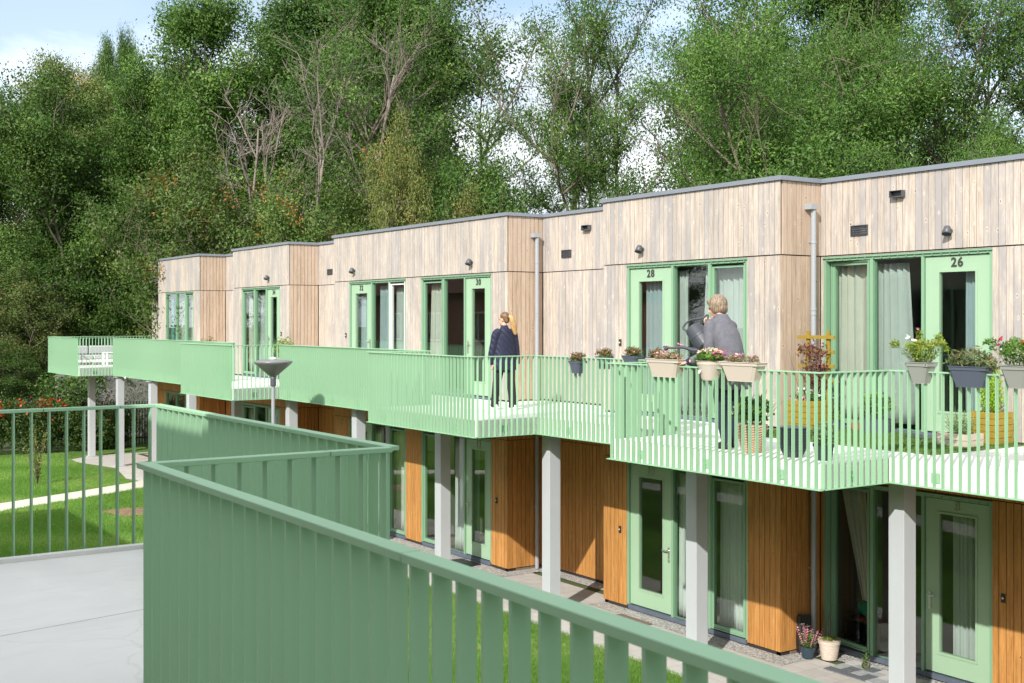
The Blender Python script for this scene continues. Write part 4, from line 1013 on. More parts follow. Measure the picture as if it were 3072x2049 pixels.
# bare patch and stones
M['soil'] = simple('bare_soil', (0.22,0.14,0.08), 0.95, var=0.5, scale=9, bump=0.6)
pp = [(9.09+0.62*math.cos(a)*(1+0.25*math.sin(3*a+1)), 30.6+0.85*math.sin(a)*(1+0.2*math.cos(2*a))) for a in [k*2*math.pi/26 for k in range(26)]]
sheet('bare_soil', pp, 0.012, M['soil'])

# ---- far grey wall, fence, shed, mirrored brick house
m = MB(); m.box(12.2, 22, 51, 51.3, 0, 3.1); m.box(12.15, 22.05, 50.95, 51.35, 3.102, 3.17)
for x in (14,16.5): m.box(x, x+0.012, 50.992, 50.999, 0.0, 3.1)
gw = thing('grey_wall', 'plain grey rendered wall behind the shrubs at the far end', 'wall', (15, 51, 0)); P(m, 'wall_panel', simple('grey_render', (0.25,0.245,0.24), 0.9, var=0.06, scale=1.2), gw)
t = thing('globe_lamp', 'small metal globe lamp on the far grey wall', 'lamp', (14.95, 50.93, 2.45))
m = MB(); m.ell((0,-0.12,0), 0.11, 0.11, 0.11); m.build('lamp_globe', M['steel'], t, smooth=True); m = MB(); m.tube([(0,0.06,0),(0,-0.02,0)], 0.03, 10); m.build('lamp_bracket', M['lampgrey'], t)
fe = thing('black_fence', 'black slatted fence beyond the end of the building', 'fence', (15, 46.6, 0)); m = MB()
k = 12.9
while k < 20: m.box(k, k+0.03, 46.6, 46.615, 0.05, 1.75); k += 0.11
P(m, 'slat_panel', M['black'], fe); m = MB(); m.box(12.85,20,46.616,46.65,0.3,0.34); m.box(12.85,20,46.616,46.65,1.5,1.54); P(m, 'rail', M['black'], fe)
for x in (12.85,15.2,17.6): m = MB(); m.box(x-0.06,x-0.001,46.6,46.66,0,1.8); P(m, 'post', M['black'], fe)
m = MB(); m.box(4,21.5,80,90,0,3.9)
sh = thing('shed', 'white-roofed low building glimpsed through the leaves at the far left', 'building', (13, 80, 0)); P(m, 'wall', simple('dark_blue_wall', (0.03,0.05,0.10), 0.7), sh)
m = MB(); m.box(3.8,21.7,79.7,90.2,3.902,4.5); P(m, 'roof', simple('white_sheet', (0.75,0.76,0.76), 0.6), sh); m = MB(); m.box(3.9,21.6,79.8,79.99,0,1.7); P(m, 'plinth', simple('pale_plinth', (0.5,0.48,0.45), 0.8), sh)
bh = thing('brick_house', 'red brick house outside the left edge, mirrored in the glass of door 30', 'house', (-9, 50, 0))
M['brick'] = paver_mat('red_brick', (0.38,0.10,0.05), (0.30,0.08,0.04), 0.21, 0.06)
m = MB(); m.box(-14,-4,44,58,0,6.2); P(m, 'wall', M['brick'], bh)
m = MB(); m.rings([[(-14.4,43.6,6.2),(-3.6,43.6,6.2),(-9,43.6,10.2)],[(-14.4,58.4,6.2),(-3.6,58.4,6.2),(-9,58.4,10.2)]]); P(m, 'roof', simple('roof_tiles', (0.16,0.06,0.04), 0.8), bh)
for y in (46,50,54):
    for z in (1.0,3.9):
        m = MB(); rectframe(m, -4.02, -3.93, y, y+1.4, z, z+1.4, 0.08); m.box(-4.02,-3.935,y+0.67,y+0.73,z+0.08,z+1.32); w_ = P(m, 'window', M['white_frame'], bh); m = MB(); m.box(-3.99,-3.98,y+0.08,y+1.32,z+0.08,z+1.32); P(m, 'window_pane', M['glass'], w_)

# ---- street lamp
sl_ = thing('street_lamp', 'grey street lamp with a wide conical head standing before the gallery', 'street lamp', (9.98, 23.5, 0))
m = MB(); m.lathe([(0.055,0.0),(0.055,1.0),(0.038,1.05),(0.038,3.52)], n=18); m.build('post', M['pipe'], sl_, smooth=False)
m = MB(); m.lathe([(0.055,3.50),(0.062,3.52),(0.062,3.66),(0.052,3.70)], n=20); m.build('collar', M['lampgrey'], sl_)
M['lampcone'] = simple('lamp_cone', (0.20,0.205,0.215), 0.35, metal=0.2)
m = MB(); m.lathe([(0.05,3.70),(0.10,3.73),(0.375,3.965),(0.402,4.0),(0.40,4.02),(0.30,4.045),(0.12,4.06),(0.10,4.06)], n=40); m.build('lamp_head', M['lampcone'], sl_, smooth=True)
m = MB(); m.lathe([(0.07,4.061),(0.07,4.085),(0.045,4.105),(0.01,4.11)], n=20); m.build('cap', M['white_frame'], sl_, smooth=True)

# ================================================================ pots and plants
def pv(px, py, X):
    a = math.sin(TH)+(px-1536)/FPX*math.cos(TH); dep = X/a; y = dep*(math.cos(TH)-(px-1536)/FPX*math.sin(TH))
    return (X, y, EYE-(py-963.8)/FPX*dep)
for nm, c_, r_ in (('pot_beige',(0.56,0.49,0.41),0.6),('pot_slate',(0.085,0.10,0.135),0.5),('pot_greygreen',(0.27,0.28,0.25),0.6),('pot_black',(0.03,0.035,0.045),0.45),('pot_teal',(0.03,0.055,0.075),0.15),
                   ('pot_cream',(0.62,0.52,0.43),0.8),('terracotta',(0.45,0.19,0.09),0.8),('soil2',(0.05,0.035,0.025),0.95),('wicker',(0.46,0.31,0.20),0.8),('yellowwood',(0.29,0.195,0.02),0.65),
                   ('crate',(0.50,0.42,0.34),0.8),('turf',(0.10,0.17,0.045),0.9),('fl_white',(0.85,0.83,0.76),0.6),('fl_pink',(0.75,0.28,0.40),0.6),('fl_mag',(0.62,0.06,0.28),0.6),('fl_red',(0.65,0.05,0.07),0.6),
                   ('fl_cream',(0.78,0.66,0.42),0.6),('fl_salmon',(0.72,0.42,0.40),0.6),('fl_dry',(0.42,0.24,0.17),0.8),('fl_purple',(0.22,0.12,0.42),0.6)):
    M[nm] = simple(nm, c_, r_, var=0.1 if nm in ('wicker','yellowwood','crate','pot_cream','turf') else 0.0, scale=12)
LM = {'green': leafmat('pot_leaf_green', (0.04,0.10,0.015), (0.13,0.24,0.04)), 'lime': leafmat('conifer_lime', (0.16,0.30,0.01), (0.38,0.58,0.03)), 'rust': leafmat('rusty_leaf', (0.10,0.08,0.03), (0.30,0.17,0.09), (0.10,0.16,0.04)),
      'mixed': leafmat('green_pink_spears', (0.08,0.14,0.05), (0.24,0.27,0.12), (0.45,0.20,0.14)), 'dry': leafmat('wilted_leaf', (0.16,0.15,0.07), (0.34,0.24,0.15)), 'grey': leafmat('grey_green_leaf', (0.12,0.18,0.08), (0.26,0.33,0.17)),
      'wine': leafmat('wine_vine', (0.10,0.03,0.03), (0.24,0.09,0.08), (0.20,0.20,0.06)), 'yg': leafmat('yellow_green_leaf', (0.10,0.16,0.02), (0.26,0.34,0.06), (0.30,0.15,0.05))}
def addp(o, root): o.parent = root; o.matrix_parent_inverse = parent_world(root).inverted(); return o
def pot_thing(lab, loc, cat='potted plant', group=None, name='potted_plant'): return thing(name, lab, cat, loc, 0, group)
def round_pot(root, r0, r1, h, m, rim=True, n=28):
    mb = MB(); pr = [(r0*0.94,0),(r0,0.012),(r1*0.93,h*0.80)]+([(r1*0.96,h*0.81),(r1*0.97,h*0.97),(r1*1.03,h*0.98),(r1*1.03,h),(r1*0.93,h)] if rim else [(r1,h),(r1*0.94,h)])+[(r1*0.90,h*0.9)]
    mb.lathe(pr, n=n); mb.build('pot', m, root, smooth=False, bevel=0)
    mb = MB(); mb.lathe([(r1*0.92,h*0.86),(r1*0.92,h*0.9),(0.01,h*0.93)], n=n); mb.build('soil', M['soil2'], root)
def rect_pot(root, L0, W0, L1, W1, h, m):
    """long side along local Y"""
    mb = MB()
    def rr(l, w, z, c=0.03): return [(w/2-c,-l/2,z),(w/2,-l/2+c,z),(w/2,l/2-c,z),(w/2-c,l/2,z),(-w/2+c,l/2,z),(-w/2,l/2-c,z),(-w/2,-l/2+c,z),(-w/2+c,-l/2,z)]
    k = 0.80
    mb.rings([rr(L0,W0,0),rr(L0*1.01,W0*1.01,0.01),rr(L0+(L1*0.955-L0)*k,W0+(W1*0.95-W0)*k,h*k),rr(L1*0.965,W1*0.95,h*(k+0.01)),rr(L1*0.975,W1*0.965,h*0.955),rr(L1*1.015,W1*1.03,h*0.965),rr(L1*1.015,W1*1.03,h),rr(L1*0.95,W1*0.92,h),rr(L1*0.93,W1*0.9,h*0.9)])
    mb.build('pot', m, root); mb = MB(); mb.box(-W1*0.43,W1*0.43,-L1*0.45,L1*0.45,h*0.86,h*0.91); mb.build('soil', M['soil2'], root)
def foliage(root, blobs, m, size=0.03, asp=0.45, name='foliage', up=0.4):
    """blobs: (cx,cy,cz,rx,ry,rz,n) in local coordinates"""
    Vs, Ts = [], []
    for (cx,cy,cz,rx,ry,rz,n) in blobs:
        d = unitv(NR.normal(size=(n,3))); r = NR.uniform(0.15,1,(n,1))**0.45*(1+0.22*np.sin(7*d[:,:1]+3*d[:,2:]*2)); p = np.array([cx,cy,cz])+d*r*np.array([rx,ry,rz])
        Vs.append(leaves(p, size, asp, up, d*0.8)); Ts.append(np.clip(NR.beta(2,2,n)+d[:,2]*0.15,0,1))
    return np_mesh(name, np.concatenate(Vs), 4, m, np.concatenate(Ts), root)
def stems(root, n, r, h, m=None, rr=0.003, tilt=0.5, z0=0.0, spread=(1,1)):
    mb = MB(); tips = []
    for i in range(n):
        a = R.uniform(0,6.28); q = math.sqrt(R.random())*r; x, y = q*math.cos(a)*spread[0], q*math.sin(a)*spread[1]
        pts = pathpts((x*0.5,y*0.5,z0), (x*tilt/r, y*tilt/r, 1), h*R.uniform(0.7,1.1), 4, R, 0, 0.1); mb.tube(pts, [rr,rr*0.9,rr*0.8,rr*0.6,rr*0.4], 4, cap=False); tips.append(tuple(pts[-1]))
    mb.build('stems', m or M['stem'], root); return tips
def flowers(root, pts, r, m, name='flowers', petals=6):
    mb = MB()
    for p in pts:
        s = r*R.uniform(0.75,1.2); az = R.uniform(0,6.28); tl = R.uniform(0,0.9)
        Mx = Matrix.Translation(p) @ Matrix.Rotation(az,4,'Z') @ Matrix.Rotation(tl,4,'Y')
        st = len(mb.v); mb.ell((0,0,0), s*0.45, s*0.45, s*0.4, 6, 4)
        for k in range(petals):
            a = 2*math.pi*k/petals; c, s_ = math.cos(a), math.sin(a)
            mb._add([(0.15*s*c,0.15*s*s_,0),(0.7*s*c-0.32*s*s_,0.7*s*s_+0.32*s*c,0.22*s),(s*c,s*s_,0.3*s),(0.7*s*c+0.32*s*s_,0.7*s*s_-0.32*s*c,0.22*s)], [(0,1,2,3)])
        mb.xf(Mx, st)
    return mb.build(name, m, root)
def scat(n, rx, ry, z0, z1): return [(R.uniform(-rx,rx), R.uniform(-ry,ry), R.uniform(z0,z1)) for _ in range(n)]

gpl = 'planters hung over the gallery railing'
# beige planter with wilted pink flowers (left)
def wilted(lab, Y):
    t = pot_thing(lab, (XD, Y, 4.165), group=gpl); rect_pot(t, 0.42, 0.15, 0.60, 0.24, 0.225, M['pot_beige'])
    foliage(t, [(0,R.uniform(-0.24,0.24),0.25,0.06,0.06,0.05,60) for _ in range(8)], LM['dry'], 0.035)
    tips = stems(t, 22, 0.22, 0.12, None, 0.003, 0.5, 0.19, (0.35,1.2)); flowers(t, [tips[i] for i in range(0,14)], 0.020, M['fl_salmon']); flowers(t, [tips[i] for i in range(14,22)], 0.017, M['fl_pink'], 'faded_flowers'); return t
wilted('beige oblong planter with wilted pink flowers under the watering can spout', 11.22)
t = wilted('beige oblong planter with dry pink flowers right of the watering woman', 9.90)
t = pot_thing('round beige pot with cream and magenta flowers and a white sticker', (XD, 10.45, 4.155), group=gpl); round_pot(t, 0.10, 0.165, 0.235, M['pot_beige'])
foliage(t, [(0,0,0.27,0.15,0.17,0.06,260)], LM['green'], 0.07, 0.75); stems(t, 10, 0.1, 0.12, z0=0.2)
flowers(t, [(0.15*math.cos(a)*q, 0.17*math.sin(a)*q, 0.33+0.05*(1-q*q)+R.uniform(-0.01,0.01)) for a, q in [(R.uniform(0,6.28), math.sqrt(R.random())) for _ in range(70)]], 0.017, M['fl_cream'])
flowers(t, [(R.uniform(-0.1,0.1), -0.17+R.uniform(-0.06,0.05), 0.32+R.uniform(-0.05,0.05)) for _ in range(22)], 0.018, M['fl_mag'], 'magenta_flowers'); flowers(t, [(R.uniform(-0.1,0.1), 0.2+R.uniform(-0.04,0.04), 0.32+R.uniform(-0.03,0.05)) for _ in range(8)], 0.014, M['fl_purple'], 'purple_flowers')
m = MB(); st = 0; m.tube([(0,0,0),(-0.002,0,0)], 0.038, 20); m.xf(Matrix.Translation((-0.125,0.045,0.115)) @ Matrix.Rotation(math.radians(18),4,'Y') @ Matrix.Rotation(math.radians(-20),4,'Z')); m.build('sticker', M['fl_white'], t)
def rose(lab, Y, rx, fl, w=0.30):
    t = pot_thing(lab, (XD2, Y, 4.175), group=gpl); rect_pot(t, w*0.55, 0.15, w, 0.25, 0.235, M['pot_greygreen']) ; tips = stems(t, 26, 0.15, 0.33, None, 0.003, 0.9, 0.2)
    foliage(t, [(0,0,0.36,0.15,rx,0.14,750)]+[(a,b,c,0.05,0.05,0.04,40) for a,b,c in tips[:14]], LM[fl[0]], 0.038)
    for (col_, pts) in fl[1]: flowers(t, pts, 0.036, M[col_], {'fl_pink':'pink_flowers','fl_white':'white_flowers','fl_red':'red_flowers'}[col_], 8)
    return t
rose('grey-green pot with a white and pink rose bush in front of door 26', 8.33, 0.19, ('yg', [('fl_white', [(-0.08,0.11,0.50),(-0.1,0.02,0.47),(-0.05,0.14,0.53)]), ('fl_pink', [(-0.03,0.02,0.60)])]))
rose('grey-green pot with red flowers cut by the right edge', 7.15, 0.20, ('green', [('fl_red', [(-0.05,0.17,0.50),(-0.06,0.2,0.44),(0,-0.05,0.46)])]), 0.34)
t = pot_thing('slate-blue oblong planter full of spiky green and reddish leaves', (XD2, 7.70, 4.16), group=gpl); rect_pot(t, 0.32, 0.15, 0.46, 0.24, 0.225, M['pot_slate'])
foliage(t, [(0,0,0.30,0.13,0.22,0.12,520),(0,0.18,0.26,0.1,0.12,0.1,180),(0,-0.2,0.25,0.1,0.12,0.1,200)], LM['mixed'], 0.075, 0.2)
def rusty(lab, loc, pot=True, w=0.28):
    t = pot_thing(lab, loc, group=gpl)
    if pot: rect_pot(t, w*0.6, 0.14, w, 0.2, 0.19, M['pot_slate'])
    foliage(t, [(0,0,0.24,0.11,0.15,0.08,520)], LM['rust'], 0.035, 0.5); foliage(t, [(0,-0.03,0.19,0.1,0.12,0.05,160)], LM['green'], 0.035, 0.5, 'green_leaves'); return t
rusty('slate-blue railing pot with rusty brown flowers in the short recess', (XC2-0.02, 14.64, 4.06))
rusty('second slate pot with brown-green flowers just inside the short recess railing', (XC2+0.22, 14.28, 4.13))
rusty('bushy rust-brown plant on the railing left of door 28', (XC2+0.0, 13.35, 4.17), w=0.34)
rusty('green and rust plant beside the pink geranium near door 28', (XC2+0.02, 12.85, 4.15), w=0.34)
t = pot_thing('pink geranium on a long stem on the railing below door 28', (XC2, 12.50, 4.14), group=gpl); rect_pot(t, 0.14,0.12,0.22,0.18,0.19,M['pot_slate']); tips = stems(t, 8, 0.06, 0.26, None, 0.004, 0.4, 0.15); flowers(t, tips, 0.03, M['fl_pink']); foliage(t, [(0,0,0.22,0.08,0.1,0.07,160)], LM['dry'], 0.045, 0.8)
# deck plants
gd = 'plants standing on the gallery deck'
def floor_pot(lab, x, y, name='potted_plant'): return pot_thing(lab, (x, y, DECK+0.003), group=gd, name=name)
t = floor_pot('plant with white blooms in a tall brown wicker basket', 10.36, 10.12)
mb = MB(); rs = []
for k in range(23):
    z = 0.33*k/22; r = 0.115+0.075*(k/22); w = 0.006*(1 if k % 2 else -1)
    rs.append([((r+w*(1 if (i//2) % 2 else -1))*math.cos(2*math.pi*i/48), (r+w*(1 if (i//2) % 2 else -1))*math.sin(2*math.pi*i/48), z) for i in range(48)])
mb.rings(rs); mb.build('basket', M['wicker'], t); stems(t, 14, 0.14, 0.5, None, 0.004, 0.7, 0.28)
foliage(t, [(0,0,0.50,0.20,0.24,0.17,900)], LM['green'], 0.06, 0.6); flowers(t, [(-0.12,0.14,0.52),(-0.1,0.10,0.48),(-0.05,-0.06,0.66),(0.0,-0.1,0.62),(-0.14,0.18,0.46),(-0.06,0.02,0.45)], 0.05, M['fl_white'], 'white_flowers', 9)
t = floor_pot('large empty black ribbed pot', 10.42, 9.52, 'ribbed_pot'); t['category'] = 'pot'
mb = MB(); rs = []
for k in range(40):
    z = 0.33*k/39; r = 0.10+0.055*min(1, math.sin(min(1.0, z/0.14)*1.57)); w = 0.004*(1 if k % 2 else -1)
    rs.append([((r+w)*math.cos(2*math.pi*i/36), (r+w)*math.sin(2*math.pi*i/36), z) for i in range(36)])
mb.rings(rs); mb.build('pot', M['pot_black'], t); mb = MB(); mb.lathe([(0.15,0.331),(0.163,0.335),(0.163,0.345),(0.15,0.345)], n=36); mb.build('rim', M['pot_slate'], t)
t = floor_pot('leafy green plant in a square black pot at the deck corner', 10.45, 9.10); rect_pot(t, 0.16,0.16,0.20,0.20,0.18,M['pot_black']); stems(t, 10, 0.1, 0.25, z0=0.15); foliage(t, [(0,0,0.30,0.13,0.14,0.15,620)], LM['grey'], 0.045, 0.55)
def plank_box(t, L, W, h, rows, m, z0=0.02):
    mb = MB(); rh = (h-z0)/rows
    for k in range(rows):
        z = z0+k*rh; q = 0.004 if k % 2 else 0
        mb.cbox(-W/2-q,-W/2+0.025,-L/2,L/2,z+0.002,z+rh-0.002,0.003); mb.cbox(W/2-0.025,W/2+q,-L/2,L/2,z+0.002,z+rh-0.002,0.003)
        mb.cbox(-W/2+0.0255,W/2-0.0255,-L/2-q,-L/2+0.025,z+0.002,z+rh-0.002,0.003); mb.cbox(-W/2+0.0255,W/2-0.0255,L/2-0.025,L/2+q,z+0.002,z+rh-0.002,0.003)
    mb.box(-W/2+0.03,W/2-0.03,-L/2+0.03,L/2-0.03,z0+0.01,h*0.9); mb.build('planter_box', m, t)
t = floor_pot('yellow-stained wooden planter with trellis and dark red vine', 13.05, 11.62, 'trellis_planter')
plank_box(t, 0.52, 0.36, 0.44, 5, M['yellowwood'])
mb = MB(); 
for y in (0.17,-0.20): mb.cbox(0.15,0.18,y-0.03,y+0.03,0.445,1.42,0.002)
mb.build('trellis_post', M['yellowwood'], t); mb = MB()
for z, w_ in ((1.33,0.34),(1.12,0.33),(0.92,0.33),(0.72,0.33)): mb.cbox(0.12,0.149,-w_,w_,z-0.025,z+0.025,0.002)
mb.build('trellis_slat', M['yellowwood'], t)
stems(t, 12, 0.2, 0.85, M['bark'], 0.006, 0.25, 0.35, (0.3,1.1)); foliage(t, [(0.08,-0.05,0.78,0.10,0.20,0.34,620),(0.06,0.0,1.15,0.08,0.3,0.12,150)], LM['wine'], 0.05, 0.6, 'vine_leaves')
foliage(t, [(-0.05,0,0.48,0.14,0.26,0.06,260)], LM['green'], 0.045); flowers(t, scat(9,0.1,0.22,0.50,0.60), 0.045, M['fl_white'], 'white_flowers', 9); flowers(t, [(-0.14+R.uniform(-0.05,0.04), 0.10+R.uniform(-0.16,0.12), 0.44+R.uniform(-0.05,0.06)) for _ in range(46)], 0.016, M['fl_pink'], 'pink_flowers')
t = floor_pot('low bright green plant in a small black pot left of the cream curtain', 13.30, 11.38); rect_pot(t, 0.14,0.14,0.18,0.18,0.16,M['pot_slate']); foliage(t, [(0,0,0.20,0.10,0.11,0.06,260)], LM['yg'], 0.035)
t = floor_pot('tall white-flecked shrub beside the trellis', 13.42, 11.52); round_pot(t, 0.07,0.10,0.15,M['pot_black']); stems(t, 10, 0.08, 0.6, z0=0.1); foliage(t, [(0,0,0.45,0.12,0.14,0.32,420)], LM['grey'], 0.03, 0.4); flowers(t, scat(22,0.1,0.12,0.3,0.75), 0.012, M['fl_white'])
t = floor_pot('pink-tipped plant in a small terracotta basket', 13.46, 11.14); round_pot(t, 0.05,0.07,0.13,M['terracotta']); tips = stems(t, 6, 0.04, 0.32, z0=0.1); foliage(t, [(0,0,0.2,0.06,0.06,0.07,120)], LM['rust'], 0.03); [flowers(t, [q_], 0.028, M['fl_pink'], 'flower') for q_ in tips[:2]]
t = floor_pot('broad-leaved dark plant in a slate planter before the middle pane', 13.44, 10.76); rect_pot(t, 0.32,0.2,0.36,0.24,0.22,M['pot_slate']); stems(t, 12, 0.14, 0.35, z0=0.18); foliage(t, [(0,0,0.40,0.14,0.22,0.17,420)], LM['green'], 0.085, 0.5)
t = floor_pot('lavender in a weathered two-board crate beside door 26', 12.88, 9.05, 'lavender_crate'); plank_box(t, 0.42, 0.34, 0.18, 2, M['crate']); stems(t, 40, 0.2, 0.34, None, 0.003, 0.4, 0.14, (0.7,1)); foliage(t, [(0,0,0.28,0.15,0.2,0.16,1000)], LM['grey'], 0.035, 0.25); foliage(t, [(0,0,0.24,0.12,0.17,0.12,400)], LM['green'], 0.04, 0.25, 'green_leaves')
t = floor_pot('lime green conifer in a yellow wooden box right of door 26', 13.48, 9.03, 'conifer_planter'); plank_box(t, 0.38, 0.38, 0.42, 5, M['yellowwood']); foliage(t, [(0,0,0.68,0.13,0.15,0.36,2600)], LM['lime'], 0.035, 0.35); mb = MB(); mb.tube([(0,0,0.38),(0,0,0.9)],[0.015,0.006],6); mb.build('trunk', M['bark'], t)
# artificial turf, mats
def blob_sheet(name, lab, cat, poly, z0, z1, m): mb = MB(); mb.prism(poly, z0, z1); o = mb.build(name, m); return tag(o, lab, cat)
tf = thing('turf_mat', 'rectangle of artificial grass on the deck in front of door 26', 'mat', (12.7, 9.9, DECK)); mb = MB(); mb.box(11.85,13.70,8.70,11.95,DECK+0.003,DECK+0.015); P(mb, 'turf_backing', M['turf'], tf)
n = 26000; p = np.stack([NR.uniform(11.86,13.69,n), NR.uniform(8.71,11.94,n), np.full(n,DECK+0.015)],1); a = NR.uniform(0,6.28,n); V = np.empty((n,3,3)); w = 0.004
V[:,0] = p+np.stack([np.cos(a)*w,np.sin(a)*w,0*a],1); V[:,1] = p-np.stack([np.cos(a)*w,np.sin(a)*w,0*a],1); V[:,2] = p+np.stack([NR.normal(size=n)*0.01,NR.normal(size=n)*0.01,np.full(n,0.03)],1)
addp(np_mesh('turf_pile', V.reshape(-1,3), 3, leafmat('turf_fibre', (0.07,0.13,0.03), (0.15,0.24,0.06)), NR.random(n)), tf)
m = MB(); m.prism([(13.35+0.33*math.cos(a)*0.6, 9.85+0.36*math.sin(a)) for a in [k*2*math.pi/28 for k in range(28)]], DECK+0.034, DECK+0.046); tag(m.build('doormat', M['anthracite']), 'dark doormat on the artificial grass at door 26', 'mat')
m = MB(); m.cbox(12.40,12.62,14.50,15.28,0.012,0.03,0.004); tag(m.build('doormat', simple('brown_mat',(0.20,0.13,0.10),0.95)), 'brown doormat on the paving at door 10', 'mat')
m = MB(); m.cbox(12.50,12.88,19.95,20.68,0.012,0.03,0.004); tag(m.build('doormat', M['black']), 'black doormat on the paving at door 12', 'mat')
# patchwork rug of grey tiles beside the column
M['tileA'] = simple('grey_rug_a', (0.36,0.37,0.37), 0.95, var=0.3, scale=30); M['tileB'] = simple('grey_rug_b', (0.13,0.14,0.15), 0.95, var=0.6, scale=40); M['tileC'] = simple('grey_rug_c', (0.52,0.51,0.48), 0.95, var=0.1, scale=20)
rg = thing('patchwork_rug', 'grey patchwork rug on the paving beside the column at door 8', 'rug', (13.1, 11.0, 0.01)); m = MB()
y = 9.6
tiles = MB(); yy = 9.6; k = 0
while yy < 11.3:
    xx = 12.98; row = R.uniform(0.14,0.2)
    while xx < 13.62:
        w = min(R.uniform(0.12,0.3), 13.64-xx); 
        if w > 0.05: tiles.box(xx, xx+w-0.004, yy, yy+row-0.004, 0.013, 0.024+R.uniform(0,0.003), mi=R.choice([0,0,1,2]))
        xx += w
    yy += row
P(tiles, 'rug_patches', None, rg, mats=[M['tileA'],M['tileB'],M['tileC']]); m = MB(); m.box(12.975,13.64,9.595,yy,0.0105,0.0129); P(m, 'rug_backing', M['tileA'], rg)
# ground pots
t = pot_thing('round dark blue glazed pot with pink heather beside the rain pipe', (13.22, 11.80, 0.012)); round_pot(t, 0.085,0.125,0.17,M['pot_teal']); tips = stems(t, 26, 0.12, 0.34, None, 0.003, 0.6, 0.12); foliage(t, [(0,0,0.20,0.12,0.12,0.05,260),(0,0,0.3,0.12,0.13,0.1,160)], LM['green'], 0.03)
fp = []
for (a,b,c) in tips:
    for q in range(6): fp.append((a*(0.55+0.09*q), b*(0.55+0.09*q), c*(0.55+0.09*q)))
flowers(t, fp, 0.014, M['fl_pink'])
t = pot_thing('ribbed cream pot with low green tufts on the paving', (13.42, 11.58, 0.012)); mb = MB(); rs = []
for k in range(24):
    z = 0.28*k/23; r = 0.11+0.045*k/23+0.002*(1 if k % 2 else -1)+(0.008 if k > 18 else 0); rs.append([(r*math.cos(2*math.pi*i/32), r*math.sin(2*math.pi*i/32), z) for i in range(32)])
mb.rings(rs); mb.build('pot', M['pot_cream'], t); foliage(t, [(0,0,0.28,0.12,0.12,0.035,420)], LM['yg'], 0.04, 0.3); 
mb = MB(); 
for k in range(3): mb.tube(pathpts((0.02*k,0.03*k,0.27),(0.05,0.1*k-0.1,1),0.42,5,R,0,0.08),[0.008,0.007,0.006,0.005,0.004,0.003],5)
mb.build('bare_stems', M['bark'], t)
bg = thing('soil_bag', 'black plastic bag with white and red print leaning on the orange wall', 'bag', (13.36, 12.0, 0.012), math.radians(-20)); mb = MB()
def sq(w, d, z, c=0.02, sk=0.0): return [(w/2-c,-d/2,z),(w/2,-d/2+c,z),(w/2,d/2-c,z),(w/2-c,d/2,z),(-w/2+c,d/2,z),(-w/2,d/2-c,z),(-w/2,-d/2+c,z),(-w/2+c,-d/2,z)]
mb.rings([sq(0.17,0.10,0.0),sq(0.20,0.14,0.03),sq(0.21,0.15,0.2),sq(0.20,0.12,0.38),sq(0.20,0.05,0.50),sq(0.21,0.015,0.56,0.005)]); b_ = mb.build('bag', M['black'], bg, smooth=False)
m = MB()
for (x0,x1,z0,z1) in ((-0.09,-0.03,0.44,0.455),(-0.09,-0.05,0.30,0.31),(-0.02,0.06,0.40,0.415),(-0.09,-0.04,0.14,0.20),(0.0,0.07,0.33,0.34)): m.box(x0,x1,-0.0795 if z0 < 0.3 else -0.075, -0.072, z0, z1)
m.box(-0.085,0.085,-0.074,-0.05,0.01,0.035); m.build('print', M['fl_white'], bg); m = MB(); m.box(0.0,0.012,-0.079,-0.07,0.03,0.36); m.box(0.0,0.07,-0.0785,-0.07,0.06,0.12); m.build('red_print', M['fl_red'], bg)
# brown and green plants far along the deck
t = floor_pot('brownish leafy plant standing near the corner beside door 34', 12.35, 33.9); round_pot(t,0.12,0.16,0.32,M['pot_black']); foliage(t, [(0,0,0.72,0.28,0.36,0.36,900)], LM['rust'], 0.06)
t = floor_pot('round light green bush on the deck between doors 32 and 34', 12.6, 28.95); round_pot(t,0.14,0.18,0.35,M['pot_black']); stems(t, 8, 0.1, 0.5, z0=0.3); foliage(t, [(0,0,0.82,0.24,0.30,0.32,1100)], LM['yg'], 0.06)
# lounge furniture on the far bay
M['cushion'] = simple('grey_cushion', (0.42,0.42,0.44), 0.9, var=0.05); M['whitepaint'] = simple('white_paint', (0.8,0.8,0.78), 0.5)
so_ = thing('lounge_sofa', 'low lounge sofa with pale grey cushions on the far bay of the gallery', 'sofa', (12.1, 43.9, DECK))
m = MB(); m.box(-1.35,1.35,-0.4,0.4,0.10,0.20)
for x in (-1.3,-0.45,0.4,1.25):
    for y in (-0.35,0.32): m.box(x,x+0.05,y,y+0.05,0.004,0.10)
m.build('frame', M['whitepaint'], so_)
for k in range(3): m = MB(); m.cbox(-1.33+k*0.9,-0.45+k*0.9,-0.4,0.2,0.205,0.36,0.03); m.build('seat_cushion', M['cushion'], so_); m = MB(); m.cbox(-1.33+k*0.9,-0.45+k*0.9,0.2,0.38,0.365,0.68,0.04); m.build('back_cushion', M['cushion'], so_)
tb = thing('side_table', 'small white slatted table in front of the lounge sofa', 'table', (12.15, 42.35, DECK)); m = MB()
for k in range(5): m.cbox(-0.45,0.45,-0.3+k*0.12,-0.19+k*0.12,0.45,0.48,0.003)
m.build('table_top', M['whitepaint'], tb)
for x in (-0.43,0.37):
    for y in (-0.28,0.22): m = MB(); m.box(x,x+0.06,y,y+0.06,0.004,0.45); m.build('leg', M['whitepaint'], tb)

